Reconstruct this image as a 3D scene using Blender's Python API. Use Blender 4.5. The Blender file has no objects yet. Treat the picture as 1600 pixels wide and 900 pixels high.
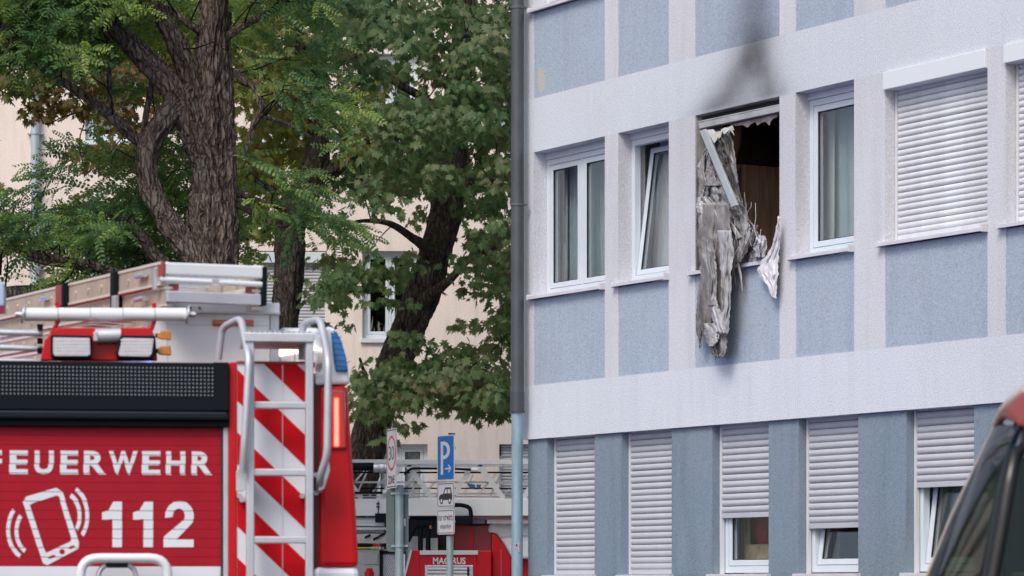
import bpy, bmesh, math, random
import numpy as np
from mathutils import Vector, Matrix, noise
random.seed(7); np.random.seed(7)
R = math.radians
scene = bpy.context.scene
COL = scene.collection

# ------------------------------------------------------------------ camera
CAMZ = 1.65
F_PX = 5000.0            # focal length in pixels of the 1600 px wide photograph
HX, HY = 800.0, 920.0    # principal column and the horizon row (just under the frame)
cam_d = bpy.data.cameras.new('camera'); cam = bpy.data.objects.new('camera', cam_d); COL.objects.link(cam)
cam.location = (0, 0, CAMZ); cam.rotation_euler = (R(90), 0, 0)
cam_d.sensor_width = 36; cam_d.lens = F_PX / 1600 * 36
cam_d.shift_y = (HY - 450) / 1600
cam_d.clip_start = 0.5; cam_d.clip_end = 2000
cam_d.dof.use_dof = True; cam_d.dof.focus_distance = 33; cam_d.dof.aperture_fstop = 5.6
scene.camera = cam

# ------------------------------------------------------------------ light
SUN_EL, SUN_AZ = 48, 205
world = bpy.data.worlds.new('World'); scene.world = world; world.use_nodes = True
wn = world.node_tree.nodes; wl = world.node_tree.links; wn.clear()
sky = wn.new('ShaderNodeTexSky'); sky.sky_type = 'NISHITA'; sky.sun_disc = False
sky.sun_elevation = R(SUN_EL); sky.sun_rotation = R(SUN_AZ)
sky.air_density = 1.0; sky.dust_density = 3.5; sky.ozone_density = 1.0
hs = wn.new('ShaderNodeHueSaturation'); hs.inputs['Saturation'].default_value = 0.92
bg = wn.new('ShaderNodeBackground'); bg.inputs['Strength'].default_value = 0.13
wo = wn.new('ShaderNodeOutputWorld')
wl.new(sky.outputs[0], hs.inputs['Color']); wl.new(hs.outputs[0], bg.inputs['Color']); wl.new(bg.outputs[0], wo.inputs['Surface'])
sd = bpy.data.lights.new('sun', 'SUN'); sd.energy = 1.35; sd.angle = R(22); sd.color = (1.0, 0.95, 0.88)
sun = bpy.data.objects.new('sun', sd); COL.objects.link(sun)
az = R(SUN_AZ); el = R(SUN_EL)
sdir = Vector((math.sin(az) * math.cos(el), math.cos(az) * math.cos(el), math.sin(el)))
sun.rotation_euler = sdir.to_track_quat('Z', 'Y').to_euler(); sun.location = (0, 0, 40)
scene.view_settings.view_transform = 'Standard'; scene.view_settings.look = 'None'
scene.view_settings.gamma = 1.0; scene.view_settings.use_curve_mapping = False
scene.view_settings.exposure = 0.42

# ------------------------------------------------------------------ helpers
class Frame:
    """local frame of a thing: x along it, y into the depth, z up; pt() meets the sight line through a
    photograph pixel with the plane y = t of the frame, which gives the real place of what is seen there"""
    def __init__(s, loc, ang, roll=0.0, pitch=0.0):
        s.M = Matrix.Translation(loc) @ Matrix.Rotation(ang, 4, 'Z') @ Matrix.Rotation(pitch, 4, 'X') @ Matrix.Rotation(roll, 4, 'Y')
        s.I = s.M.inverted()
        s.o = s.I @ Vector((0, 0, CAMZ))
    def pt(s, x, y, t=0.0):
        d = s.I.to_3x3() @ Vector(((x - HX) / F_PX, 1, (HY - y) / F_PX))
        k = (t - s.o.y) / d.y
        return s.o + d * k
    def px(s, x, t=0.0, y=600): return s.pt(x, y, t).x
    def pz(s, x, y, t=0.0): return s.pt(x, y, t).z
def W(x, y, Y): return Vector(((x - HX) / F_PX * Y, Y, CAMZ + (HY - y) / F_PX * Y))

def root(name, M, label, cat, group=None):
    o = bpy.data.objects.new(name, None); COL.objects.link(o)
    o.empty_display_size = 0.2
    o.matrix_world = M
    o['label'] = label; o['category'] = cat
    if group: o['group'] = group
    return o

class MB:
    def __init__(s): s.v = []; s.f = []; s.sm = []
    def add(s, vs, fs, smooth=False):
        b = len(s.v); s.v += [tuple(v) for v in vs]; s.f += [tuple(i + b for i in f) for f in fs]; s.sm += [smooth] * len(fs)
        return s
    def box(s, x0, x1, y0, y1, z0, z1):
        if x0 > x1: x0, x1 = x1, x0
        if y0 > y1: y0, y1 = y1, y0
        if z0 > z1: z0, z1 = z1, z0
        return s.add([(x0,y0,z0),(x1,y0,z0),(x1,y1,z0),(x0,y1,z0),(x0,y0,z1),(x1,y0,z1),(x1,y1,z1),(x0,y1,z1)],
                     [(0,3,2,1),(4,5,6,7),(0,1,5,4),(1,2,6,5),(2,3,7,6),(3,0,4,7)])
    def prism(s, pts, y0, y1):
        """pts: (x,z) outline, extruded from y0 to y1"""
        a = sum(pts[i][0]*pts[(i+1)%len(pts)][1]-pts[(i+1)%len(pts)][0]*pts[i][1] for i in range(len(pts)))
        if a < 0: pts = pts[::-1]
        n = len(pts)
        vs = [(x, y0, z) for x, z in pts] + [(x, y1, z) for x, z in pts]
        fs = [tuple(range(n)), tuple(range(2*n-1, n-1, -1))]
        for i in range(n):
            j = (i+1) % n; fs.append((i, i+n, j+n, j))
        return s.add(vs, fs)
    def quad(s, a, b, c, d): return s.add([a,b,c,d], [(0,1,2,3)])
    def tube(s, pts, r, seg=10, cap=True, smooth=True, flat=1.0):
        pts = [Vector(p) for p in pts]; n = len(pts)
        if not hasattr(r, '__len__'): r = [r]*n
        vs = []; up = None
        for i, p in enumerate(pts):
            t = (pts[min(i+1,n-1)] - pts[max(i-1,0)]).normalized()
            if up is None:
                up = Vector((0,0,1)) if abs(t.z) < .9 else Vector((0,1,0))
            u = t.cross(up)
            if u.length < 1e-5: u = t.cross(Vector((1,0,0)))
            u.normalize(); w = u.cross(t).normalized(); up = w
            for k in range(seg):
                a = 2*math.pi*k/seg
                vs.append(p + (u*math.cos(a) + w*math.sin(a)*flat)*r[i])
        fs = []
        for i in range(n-1):
            for k in range(seg):
                k2 = (k+1) % seg
                fs.append((i*seg+k, i*seg+k2, (i+1)*seg+k2, (i+1)*seg+k))
        s.add(vs, fs, smooth)
        if cap:
            s.add(vs[:seg], [tuple(range(seg))[::-1]]); s.add(vs[-seg:], [tuple(range(seg))])
        return s
    def mesh(s, name, mat=None):
        m = bpy.data.meshes.new(name); m.from_pydata(s.v, [], s.f)
        m.polygons.foreach_set('use_smooth', s.sm)
        if mat: m.materials.append(mat)
        m.update(); return m
    def build(s, name, mat, parent=None, bevel=0, label=None):
        o = bpy.data.objects.new(name, s.mesh(name, mat)); COL.objects.link(o)
        if parent: o.parent = parent
        if bevel:
            b = o.modifiers.new('bevel', 'BEVEL'); b.width = bevel; b.segments = 2; b.limit_method = 'ANGLE'; b.angle_limit = R(40)
            b.harden_normals = False
        if label: o['label'] = label
        return o
def link_mesh(name, me, parent, loc=None, mat4=None, label=None):
    o = bpy.data.objects.new(name, me); COL.objects.link(o); o.parent = parent
    if loc is not None: o.location = loc
    if mat4 is not None: o.matrix_local = mat4
    if label: o['label'] = label
    return o
def tagthing(o, label, cat, group=None):
    o['label'] = label; o['category'] = cat
    if group: o['group'] = group
    return o
def arc(pts, n=6, r=0.05):
    """round the corners of a polyline"""
    pts = [Vector(p) for p in pts]; out = [pts[0]]
    for i in range(1, len(pts)-1):
        a, b, c = pts[i-1], pts[i], pts[i+1]
        d1 = (a-b); d2 = (c-b); q = min(r, d1.length*.45, d2.length*.45)
        p1 = b + d1.normalized()*q; p2 = b + d2.normalized()*q
        for k in range(n+1):
            t = k/n; out.append(p1*(1-t)**2 + b*2*t*(1-t) + p2*t*t)
    out.append(pts[-1]); return out
def text_geo(txt, bold=0.0):
    c = bpy.data.curves.new('txt', 'FONT'); c.body = txt; c.size = 1; c.offset = bold; c.resolution_u = 4
    o = bpy.data.objects.new('txt', c); COL.objects.link(o)
    dg = bpy.context.evaluated_depsgraph_get(); dg.update()
    me = bpy.data.meshes.new_from_object(o.evaluated_get(dg))
    vs = [(v.co.x, v.co.y) for v in me.vertices]; fs = [tuple(p.vertices) for p in me.polygons]
    bpy.data.objects.remove(o); bpy.data.curves.remove(c); bpy.data.meshes.remove(me)
    x0 = min(v[0] for v in vs); x1 = max(v[0] for v in vs); y0 = min(v[1] for v in vs); y1 = max(v[1] for v in vs)
    return [((x-x0)/(x1-x0), (y-y0)/(y1-y0)) for x, y in vs], fs
def put_text(mb, txt, x0, x1, z0, z1, y, bold=0.0):
    vs, fs = text_geo(txt, bold)
    mb.add([(x0+(x1-x0)*a, y, z0+(z1-z0)*b) for a, b in vs], fs); return mb
def clip(poly, x0, x1, z0, z1):
    def half(p, f):
        out = []
        for i in range(len(p)):
            a, b = p[i], p[(i+1) % len(p)]; fa, fb = f(a), f(b)
            if fa >= 0: out.append(a)
            if (fa >= 0) != (fb >= 0):
                t = fa/(fa-fb); out.append((a[0]+(b[0]-a[0])*t, a[1]+(b[1]-a[1])*t))
        return out
    for f in (lambda p: p[0]-x0, lambda p: x1-p[0], lambda p: p[1]-z0, lambda p: z1-p[1]):
        if not poly: return poly
        poly = half(poly, f)
    return poly

# ------------------------------------------------------------------ materials
def mat(name, col, rough=0.6, metal=0.0, bump=0.0, bscale=40, var=0.0, vscale=3.0, spec=0.5, coat=0.0, emit=None, estr=0, stretch=None, dirt=None):
    m = bpy.data.materials.new(name); m.use_nodes = True; nt = m.node_tree; n = nt.nodes; l = nt.links
    b = n['Principled BSDF']; b.inputs['Base Color'].default_value = (*col, 1); b.inputs['Roughness'].default_value = rough
    b.inputs['Metallic'].default_value = metal; b.inputs['Specular IOR Level'].default_value = spec; b.inputs['Coat Weight'].default_value = coat
    if emit: b.inputs['Emission Color'].default_value = (*emit, 1); b.inputs['Emission Strength'].default_value = estr
    tc = n.new('ShaderNodeTexCoord'); src = tc.outputs['Object']
    if stretch:
        mp = n.new('ShaderNodeMapping'); mp.inputs['Scale'].default_value = stretch; l.new(src, mp.inputs[0]); src = mp.outputs[0]
    if var or dirt:
        t = n.new('ShaderNodeTexNoise'); t.inputs['Scale'].default_value = vscale; t.inputs['Detail'].default_value = 6; t.inputs['Roughness'].default_value = .6
        l.new(src, t.inputs['Vector'])
        cr = n.new('ShaderNodeValToRGB'); cr.color_ramp.elements[0].position = .3; cr.color_ramp.elements[1].position = .72
        c0 = dirt if dirt else tuple(c*(1-var) for c in col); c1 = tuple(min(1, c*(1+var)) for c in col)
        cr.color_ramp.elements[0].color = (*c0, 1); cr.color_ramp.elements[1].color = (*c1, 1)
        l.new(t.outputs['Fac'], cr.inputs[0]); l.new(cr.outputs[0], b.inputs['Base Color'])
    if bump:
        t2 = n.new('ShaderNodeTexNoise'); t2.inputs['Scale'].default_value = bscale; t2.inputs['Detail'].default_value = 4
        l.new(src, t2.inputs['Vector'])
        bp = n.new('ShaderNodeBump'); bp.inputs['Distance'].default_value = bump; bp.inputs['Strength'].default_value = 1
        l.new(t2.outputs['Fac'], bp.inputs['Height']); l.new(bp.outputs[0], b.inputs['Normal'])
    return m
def glass(name, tint=(.93,.95,.95), refl=1.0, rough=0.0):
    m = bpy.data.materials.new(name); m.use_nodes = True; nt = m.node_tree; n = nt.nodes; l = nt.links; n.clear()
    tr = n.new('ShaderNodeBsdfTransparent'); tr.inputs[0].default_value = (*tint, 1)
    gl = n.new('ShaderNodeBsdfGlossy'); gl.inputs['Roughness'].default_value = rough; gl.inputs['Color'].default_value = (.95,.97,1,1)
    fr = n.new('ShaderNodeFresnel'); fr.inputs['IOR'].default_value = 1.5 + .35*refl
    nz = n.new('ShaderNodeTexNoise'); nz.inputs['Scale'].default_value = 1.7
    bp = n.new('ShaderNodeBump'); bp.inputs['Distance'].default_value = .004; l.new(nz.outputs['Fac'], bp.inputs['Height'])
    l.new(bp.outputs[0], gl.inputs['Normal'])
    ma = n.new('ShaderNodeMath'); ma.operation = 'MULTIPLY'; ma.inputs[1].default_value = 1.5*refl; ma.use_clamp = True
    mx = n.new('ShaderNodeMixShader'); o = n.new('ShaderNodeOutputMaterial')
    ge_ = n.new('ShaderNodeNewGeometry'); sb_ = n.new('ShaderNodeMath'); sb_.operation = 'SUBTRACT'; sb_.inputs[0].default_value = 1; l.new(ge_.outputs['Backfacing'], sb_.inputs[1])
    mb_ = n.new('ShaderNodeMath'); mb_.operation = 'MULTIPLY'
    l.new(fr.outputs[0], ma.inputs[0]); l.new(ma.outputs[0], mb_.inputs[0]); l.new(sb_.outputs[0], mb_.inputs[1]); l.new(mb_.outputs[0], mx.inputs[0]); l.new(tr.outputs[0], mx.inputs[1]); l.new(gl.outputs[0], mx.inputs[2]); l.new(mx.outputs[0], o.inputs[0])
    return m

def stucco(name, col, warm, grain=0.0022, streak=0.05, soot=None, patch=None):
    """rough render with a speckled grain, faint weather streaks and, for the upper storeys, the soot plume over the burnt window"""
    m = bpy.data.materials.new(name); m.use_nodes = True; nt = m.node_tree; n = nt.nodes; l = nt.links
    b = n['Principled BSDF']; b.inputs['Roughness'].default_value = .92; b.inputs['Specular IOR Level'].default_value = .2
    tc = n.new('ShaderNodeTexCoord'); o = tc.outputs['Object']
    def nz(scale, det=3, vec=o):
        t = n.new('ShaderNodeTexNoise'); t.inputs['Scale'].default_value = scale; t.inputs['Detail'].default_value = det; l.new(vec, t.inputs['Vector']); return t.outputs['Fac']
    def mixc(a, bcol, f, mode='MIX'):
        x = n.new('ShaderNodeMix'); x.data_type = 'RGBA'; x.blend_type = mode
        l.new(f, x.inputs[0])
        if isinstance(a, tuple): x.inputs[6].default_value = (*a, 1)
        else: l.new(a, x.inputs[6])
        if isinstance(bcol, tuple): x.inputs[7].default_value = (*bcol, 1)
        else: l.new(bcol, x.inputs[7])
        return x.outputs[2]
    def rng(v, a, c, lo=0., hi=1.):
        r = n.new('ShaderNodeMapRange'); r.inputs[1].default_value = a; r.inputs[2].default_value = c; r.inputs[3].default_value = lo; r.inputs[4].default_value = hi
        l.new(v, r.inputs[0]); return r.outputs[0]
    c = mixc(col, warm, rng(nz(.9), .35, .7))
    c = mixc(c, tuple(k*.86 for k in col), rng(nz(.45, 6), .45, .75, 0, .8))
    mp = n.new('ShaderNodeMapping'); mp.inputs['Scale'].default_value = (5, 5, .5); l.new(o, mp.inputs[0])
    c = mixc(c, tuple(k*(1-streak*3.2) for k in col), rng(nz(1.4, 5, mp.outputs[0]), .48, .85))
    c = mixc(c, tuple(k*.52 for k in col), rng(nz(75, 2), .50, .72, 0, .55))
    c = mixc(c, tuple(min(.95, k*1.3) for k in col), rng(nz(68, 2), .30, .46, .55, 0))
    def math_(op, a, bb=None, clampit=False):
        x = n.new('ShaderNodeMath'); x.operation = op; x.use_clamp = clampit
        for i, q in enumerate((a, bb)):
            if q is None: continue
            if isinstance(q, (int, float)): x.inputs[i].default_value = q
            else: l.new(q, x.inputs[i])
        return x.outputs[0]
    if soot or patch:
        sp = n.new('ShaderNodeSeparateXYZ'); l.new(o, sp.inputs[0]); X, Z = sp.outputs[0], sp.outputs[2]
        wob = rng(nz(1.3, 3), .2, .8, -.09, .09)
    if soot:
        tot = None
        for (a0, z0, k, w, zlo, zhi, fade_lo, fade_hi, amp) in soot:
            cx = math_('ADD', math_('MULTIPLY', math_('SUBTRACT', Z, z0), k), a0)
            dd = math_('ADD', math_('SUBTRACT', X, cx), wob)
            g = math_('POWER', 2.718, math_('MULTIPLY', math_('POWER', math_('ABSOLUTE', math_('DIVIDE', dd, w)), 2.0), -1.0))
            g = math_('MULTIPLY', g, rng(Z, zlo, zlo+fade_lo)); g = math_('MULTIPLY', g, rng(Z, zhi, zhi-fade_hi)); g = math_('MULTIPLY', g, amp)
            tot = g if tot is None else math_('ADD', tot, g)
        tot = math_('MULTIPLY', tot, rng(nz(4, 4), .25, .7, .85, 1.08), True)
        c = mixc(c, (.035, .03, .03), tot)
    if patch:
        a0, z0, ra, rz = patch
        q = math_('ADD', math_('POWER', math_('ABSOLUTE', math_('DIVIDE', math_('SUBTRACT', X, a0), ra)), 2.0), math_('POWER', math_('ABSOLUTE', math_('DIVIDE', math_('SUBTRACT', Z, z0), rz)), 2.0))
        q = math_('ADD', q, rng(nz(9, 4), .2, .8, -.5, .5))
        c = mixc(c, (.5, .47, .40), rng(q, 1.05, .7, 0, .8))
    l.new(c, b.inputs['Base Color'])
    t = n.new('ShaderNodeTexNoise'); t.inputs['Scale'].default_value = 60; t.inputs['Detail'].default_value = 4; l.new(o, t.inputs['Vector'])
    bp = n.new('ShaderNodeBump'); bp.inputs['Distance'].default_value = grain; bp.inputs['Strength'].default_value = 1
    l.new(t.outputs['Fac'], bp.inputs['Height']); l.new(bp.outputs[0], b.inputs['Normal'])
    return m

def leafmat(name, cols, trans=.35):
    m = bpy.data.materials.new(name); m.use_nodes = True; nt = m.node_tree; n = nt.nodes; l = nt.links; n.clear()
    g = n.new('ShaderNodeNewGeometry'); oi = n.new('ShaderNodeObjectInfo')
    tc = n.new('ShaderNodeTexCoord')
    nz = n.new('ShaderNodeTexNoise'); nz.inputs['Scale'].default_value = 1.1; nz.inputs['Detail'].default_value = 2
    l.new(g.outputs['Position'], nz.inputs['Vector'])
    ad = n.new('ShaderNodeMath'); ad.operation = 'MULTIPLY_ADD'; ad.inputs[1].default_value = .45; 
    sc = n.new('ShaderNodeMapRange'); sc.inputs[1].default_value = .32; sc.inputs[2].default_value = .7; sc.inputs[3].default_value = 0; sc.inputs[4].default_value = .6
    l.new(nz.outputs['Fac'], sc.inputs[0]); l.new(g.outputs['Random Per Island'], ad.inputs[0]); l.new(sc.outputs[0], ad.inputs[2])
    cr = n.new('ShaderNodeValToRGB'); e = cr.color_ramp.elements
    while len(e) < len(cols): e.new(.5)
    for i, (p, c) in enumerate(cols): e[i].position = p; e[i].color = (*c, 1)
    l.new(ad.outputs[0], cr.inputs[0])
    pb = n.new('ShaderNodeBsdfPrincipled'); pb.inputs['Roughness'].default_value = .5; pb.inputs['Specular IOR Level'].default_value = .35
    l.new(cr.outputs[0], pb.inputs['Base Color'])
    tl = n.new('ShaderNodeBsdfTranslucent')
    hv = n.new('ShaderNodeHueSaturation'); hv.inputs['Value'].default_value = 1.6; hv.inputs['Saturation'].default_value = 1.15; hv.inputs['Hue'].default_value = .485
    l.new(cr.outputs[0], hv.inputs['Color']); l.new(hv.outputs[0], tl.inputs[0])
    mx = n.new('ShaderNodeMixShader'); mx.inputs[0].default_value = trans; o = n.new('ShaderNodeOutputMaterial')
    l.new(pb.outputs[0], mx.inputs[1]); l.new(tl.outputs[0], mx.inputs[2]); l.new(mx.outputs[0], o.inputs[0])
    return m

def barkmat(name, dark, light, moss=None):
    m = bpy.data.materials.new(name); m.use_nodes = True; nt = m.node_tree; n = nt.nodes; l = nt.links
    b = n['Principled BSDF']; b.inputs['Roughness'].default_value = .95; b.inputs['Specular IOR Level'].default_value = .15
    tc = n.new('ShaderNodeTexCoord'); mp = n.new('ShaderNodeMapping'); mp.inputs['Scale'].default_value = (1, 1, .13); l.new(tc.outputs['Object'], mp.inputs[0])
    v = n.new('ShaderNodeTexNoise'); v.inputs['Scale'].default_value = 30; v.inputs['Detail'].default_value = 6; v.inputs['Roughness'].default_value = .65; v.inputs['Distortion'].default_value = .6
    l.new(mp.outputs[0], v.inputs['Vector'])
    vm = n.new('ShaderNodeMapping'); vm.inputs['Scale'].default_value = (17, 17, 3.6); l.new(tc.outputs['Object'], vm.inputs[0])
    wn_ = n.new('ShaderNodeTexNoise'); wn_.inputs['Scale'].default_value = 5; wn_.inputs['Detail'].default_value = 5; l.new(tc.outputs['Object'], wn_.inputs['Vector'])
    wa = n.new('ShaderNodeVectorMath'); wa.operation = 'MULTIPLY_ADD'; wa.inputs[1].default_value = (2.6, 2.6, 1.2); l.new(wn_.outputs['Color'], wa.inputs[0]); l.new(vm.outputs[0], wa.inputs[2])
    vo = n.new('ShaderNodeTexVoronoi'); vo.feature = 'DISTANCE_TO_EDGE'; vo.inputs['Scale'].default_value = 1; l.new(wa.outputs[0], vo.inputs['Vector'])
    vr = n.new('ShaderNodeMapRange'); vr.inputs[1].default_value = .0; vr.inputs[2].default_value = .22; l.new(vo.outputs['Distance'], vr.inputs[0])
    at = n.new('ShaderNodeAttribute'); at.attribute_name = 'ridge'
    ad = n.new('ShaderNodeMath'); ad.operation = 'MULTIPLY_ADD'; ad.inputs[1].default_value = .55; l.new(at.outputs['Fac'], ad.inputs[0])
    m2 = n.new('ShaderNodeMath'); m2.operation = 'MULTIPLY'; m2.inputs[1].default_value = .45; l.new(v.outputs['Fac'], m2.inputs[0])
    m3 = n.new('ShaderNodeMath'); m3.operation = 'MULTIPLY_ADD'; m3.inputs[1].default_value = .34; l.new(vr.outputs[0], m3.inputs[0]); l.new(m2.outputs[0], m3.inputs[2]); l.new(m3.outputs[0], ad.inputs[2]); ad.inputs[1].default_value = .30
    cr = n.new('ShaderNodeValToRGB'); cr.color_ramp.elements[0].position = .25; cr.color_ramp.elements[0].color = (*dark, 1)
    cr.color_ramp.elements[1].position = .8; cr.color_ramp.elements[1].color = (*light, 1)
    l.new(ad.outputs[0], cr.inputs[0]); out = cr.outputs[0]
    if moss:
        nz = n.new('ShaderNodeTexNoise'); nz.inputs['Scale'].default_value = 2.3; nz.inputs['Detail'].default_value = 5; l.new(tc.outputs['Object'], nz.inputs['Vector'])
        mr = n.new('ShaderNodeMapRange'); mr.inputs[1].default_value = .5; mr.inputs[2].default_value = .75; mr.inputs[4].default_value = .7; l.new(nz.outputs['Fac'], mr.inputs[0])
        x = n.new('ShaderNodeMix'); x.data_type = 'RGBA'; x.inputs[7].default_value = (*moss, 1); l.new(mr.outputs[0], x.inputs[0]); l.new(out, x.inputs[6]); out = x.outputs[2]
    l.new(out, b.inputs['Base Color'])
    bp = n.new('ShaderNodeBump'); bp.inputs['Distance'].default_value = .02; bp.inputs['Distance'].default_value = .06; l.new(m3.outputs[0], bp.inputs['Height']); l.new(bp.outputs[0], b.inputs['Normal'])
    return m

M = {}
M['asphalt'] = mat('asphalt', (.05,.05,.052), .9, bump=.004, bscale=120, var=.25, vscale=2)
M['paving'] = mat('paving', (.22,.21,.20), .85, bump=.003, bscale=60, var=.2, vscale=3)
M['pvc'] = mat('white_window_plastic', (.59,.65,.70), .35, var=.04, vscale=4)
M['sill'] = mat('sill_metal', (.60,.60,.65), .45, var=.08, vscale=6)
M['slat2'] = mat('upper_shutter_slat', (.68,.70,.73), .5, var=.12, vscale=2.2, dirt=(.50,.50,.51))
M['slat'] = mat('shutter_slat_plastic', (.47,.475,.515), .5, var=.07, vscale=3)
M['rail'] = mat('guide_rail', (.60,.61,.64), .4)
M['glass'] = glass('window_glass')
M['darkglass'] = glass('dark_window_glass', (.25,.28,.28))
M['curtain'] = mat('net_curtain', (.80,.80,.80), .9, var=.1, vscale=6)
M['beigecurtain'] = mat('beige_curtain', (.34,.24,.17), .9, var=.15, vscale=6)
M['room'] = mat('room_plaster', (.22,.20,.18), .9, var=.2)
M['sootroom'] = mat('sooted_room_plaster', (.07,.045,.032), .9, var=.6, vscale=2.5, dirt=(.018,.013,.011))
M['black'] = mat('black_plastic', (.007,.010,.014), .6, spec=.08)
M['blackmatte'] = mat('black_rubber', (.015,.015,.017), .7)
M['red'] = mat('red_lacquer', (.50,.003,.010), .38, coat=.08, spec=.3, var=.05, vscale=1.2)
M['redslat'] = mat('red_foil', (.38,.003,.018), .55, spec=.2, var=.2, vscale=1.3, dirt=(.25,.008,.018), bump=.0004, bscale=200)
M['alu'] = mat('aluminium', (.60,.62,.66), .42, metal=.75, var=.12, vscale=7)
M['alumatte'] = mat('anodised_aluminium', (.50,.52,.58), .5, metal=.4, var=.1, vscale=5)
M['white'] = mat('white_lacquer', (.70,.73,.77), .3, coat=.3)
M['whitefoil'] = mat('white_foil', (.66,.69,.76), .4, var=.06, vscale=3)
M['zinc'] = mat('zinc', (.36,.43,.48), .5, metal=.35, var=.15, vscale=4)
M['rust'] = mat('oxide_red', (.28,.05,.04), .6, var=.2)
# ================================================================== ground
def structure(o): o['kind'] = 'structure'; return o
g = MB(); g.quad((-400,-100,0),(400,-100,0),(400,700,0),(-400,700,0)); structure(g.build('ground', M['asphalt']))
g = MB(); g.box(-40, 12, 33.5, 53.9, .004, .13); structure(g.build('pavement', M['paving'], bevel=.01))

# ================================================================== corner building on the right
FO = Vector((.1131, 31.418, 0)); FA = math.atan2(-.8611, .5085)
FB = Frame(FO, FA)
fx = lambda x, t=0.0: FB.px(x, t)
zg, zp, zs, zh = CAMZ+1.463, CAMZ+1.986, CAMZ+2.850, CAMZ+4.262       # ground-floor head, panel foot, sill, window head
ST = 2.80
bld = root('apartment_building', FB.M, 'pale grey rendered building with blue grey panels, white shutters and one burnt out window', 'building')
A_burn0, A_burn1 = fx(1086), fx(1218)
ac = lambda x: fx(x)
z_of = lambda x, y: FB.pz(x, y)
SOOT = [ # a0, z0, slope, width, zlo, zhi, fade_lo, fade_hi, amp
    (ac(1112), z_of(1112,172), (ac(1178)-ac(1112))/(z_of(1178,75)-z_of(1112,172)), .33, zh-.06, zp+ST+.22, .1, .62, .50),
    (ac(1206), z_of(1206,140), (ac(1184)-ac(1206))/(z_of(1184,60)-z_of(1206,140)), .24, zh-.06, zp+ST+.22, .1, .62, .42),
    (ac(1178), zp+ST, .06, .34, zp+ST-.55, zp+ST+1.7, .7, .9, .50),
    (ac(1160), zh, 0.05, .5, zh-.06, zp+ST+.4, .05, .7, .22),
    (ac(1160), zh, 0.0, .62, zh-.3, zh+.16, .02, .16, .20),
]
stW = stucco('white_render', (.61,.655,.72), (.64,.665,.71), soot=SOOT, streak=.03)
stP = stucco('pink_white_render', (.60,.615,.655), (.61,.61,.66), soot=[(ac(1152), zs, 0, .95, zs-.2, zh+.2, .3, .1, .12)])
stB = stucco('blue_grey_render', (.365,.44,.535), (.39,.44,.515), soot=SOOT, patch=(ac(845), z_of(845,125), .085, .125))
stG = stucco('slate_render', (.20,.265,.33), (.235,.275,.32), grain=.003, streak=.09)

cols = [(834,945),(966,1045),(1086,1218),(1243,1334.5),(1383,1543)]
cols = [(fx(a), fx(b)) for a, b in cols]
a6 = fx(1571.5); w = 1.31
cols.append((a6, a6+w)); cols.append((a6+w+.28, a6+2*w+.28)); cols.append((a6+2*w+.6, a6+2*w+1.5)); cols.append((a6+2*w+1.9, a6+3*w+1.9))
A1 = cols[-1][1] + .4
TH = .30
OUT = 0.0
# horizontal bands
def slab(z0, z1, mat_, name, y0=0.0, a0=0.0):
    return MB().box(a0, A1, y0, TH, z0, z1).build(name, mat_, bld)
slab(zg, zp, stW, 'wall_band'); slab(zh, zp+ST, stW, 'wall_band'); slab(zh+ST, zp+2*ST, stW, 'wall_band')
edges = [0.0]
for a, b in cols: edges += [a, b]
edges.append(A1)
for lev in range(3):
    z0, z1 = zp+lev*ST, (zh+lev*ST if lev < 2 else zp+lev*ST+.9)
    for i in range(0, len(edges), 2):
        MB().box(edges[i], edges[i+1], 0, TH, z0, z1).build('pilaster', stP, bld)
    for a, b in cols:
        MB().box(a, b, .006, TH, z0, zs+lev*ST-.03).build('blue_panel', stB, bld)
# rounded vertical bead at the corner
MB().tube([(.0,.012,zg+.003),(.0,.012,zp+2*ST)], .018, 8).build('corner_bead', stP, bld)
# shell: gable, rear wall, roof, floor slabs, partition at the back of the front rooms
sh = MB(); D = 9
sh.box(0, .1, TH+.002, D, 0, zp+2*ST); sh.box(A1-.3, A1, TH+.002, D, 0, zp+2*ST); sh.box(.3, A1-.3, D-.3, D, 0, zp+2*ST)
sh.build('side_wall', stW, bld)
MB().box(-.2, A1+.2, -.35, D+.3, zp+2*ST+.9, zp+2*ST+1.15).build('roof', M['zinc'], bld)
fl = MB()
for z in (zg-.02+.1, zg+ST+.1, zg+2*ST+.1): fl.box(.3, A1-.3, TH, D-.3, z, z+.2)
fl.build('floor_slab', M['room'], bld)
pt_ = MB(); pt_.box(.3, A1-.3, 4.2, 4.3, 0, zg+.07); pt_.box(.3, A1-.3, 4.2, 4.3, zg+.29, zg+ST+.09); pt_.build('inner_wall', M['room'], bld)
# ground floor, recessed under the band
GR = .035
gcols = [(855,929),(971,1049.5),(1113,1201),(1248,1341),(1416,1522),(1592,1702)]
gcols = [(fx(a, GR), fx(b, GR)) for a, b in gcols]
ge = [0.0]
for a, b in gcols: ge += [a, b]
ge.append(A1)
gsill = CAMZ + .13
for i in range(0, len(ge), 2):
    MB().box(ge[i]+(.03 if i == 0 else 0), ge[i+1], GR, TH, gsill, zg-.001).build('slate_pillar', stG, bld)
MB().box(.03, A1, GR, TH, 0, gsill-.001).build('slate_wall', stG, bld)

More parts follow.
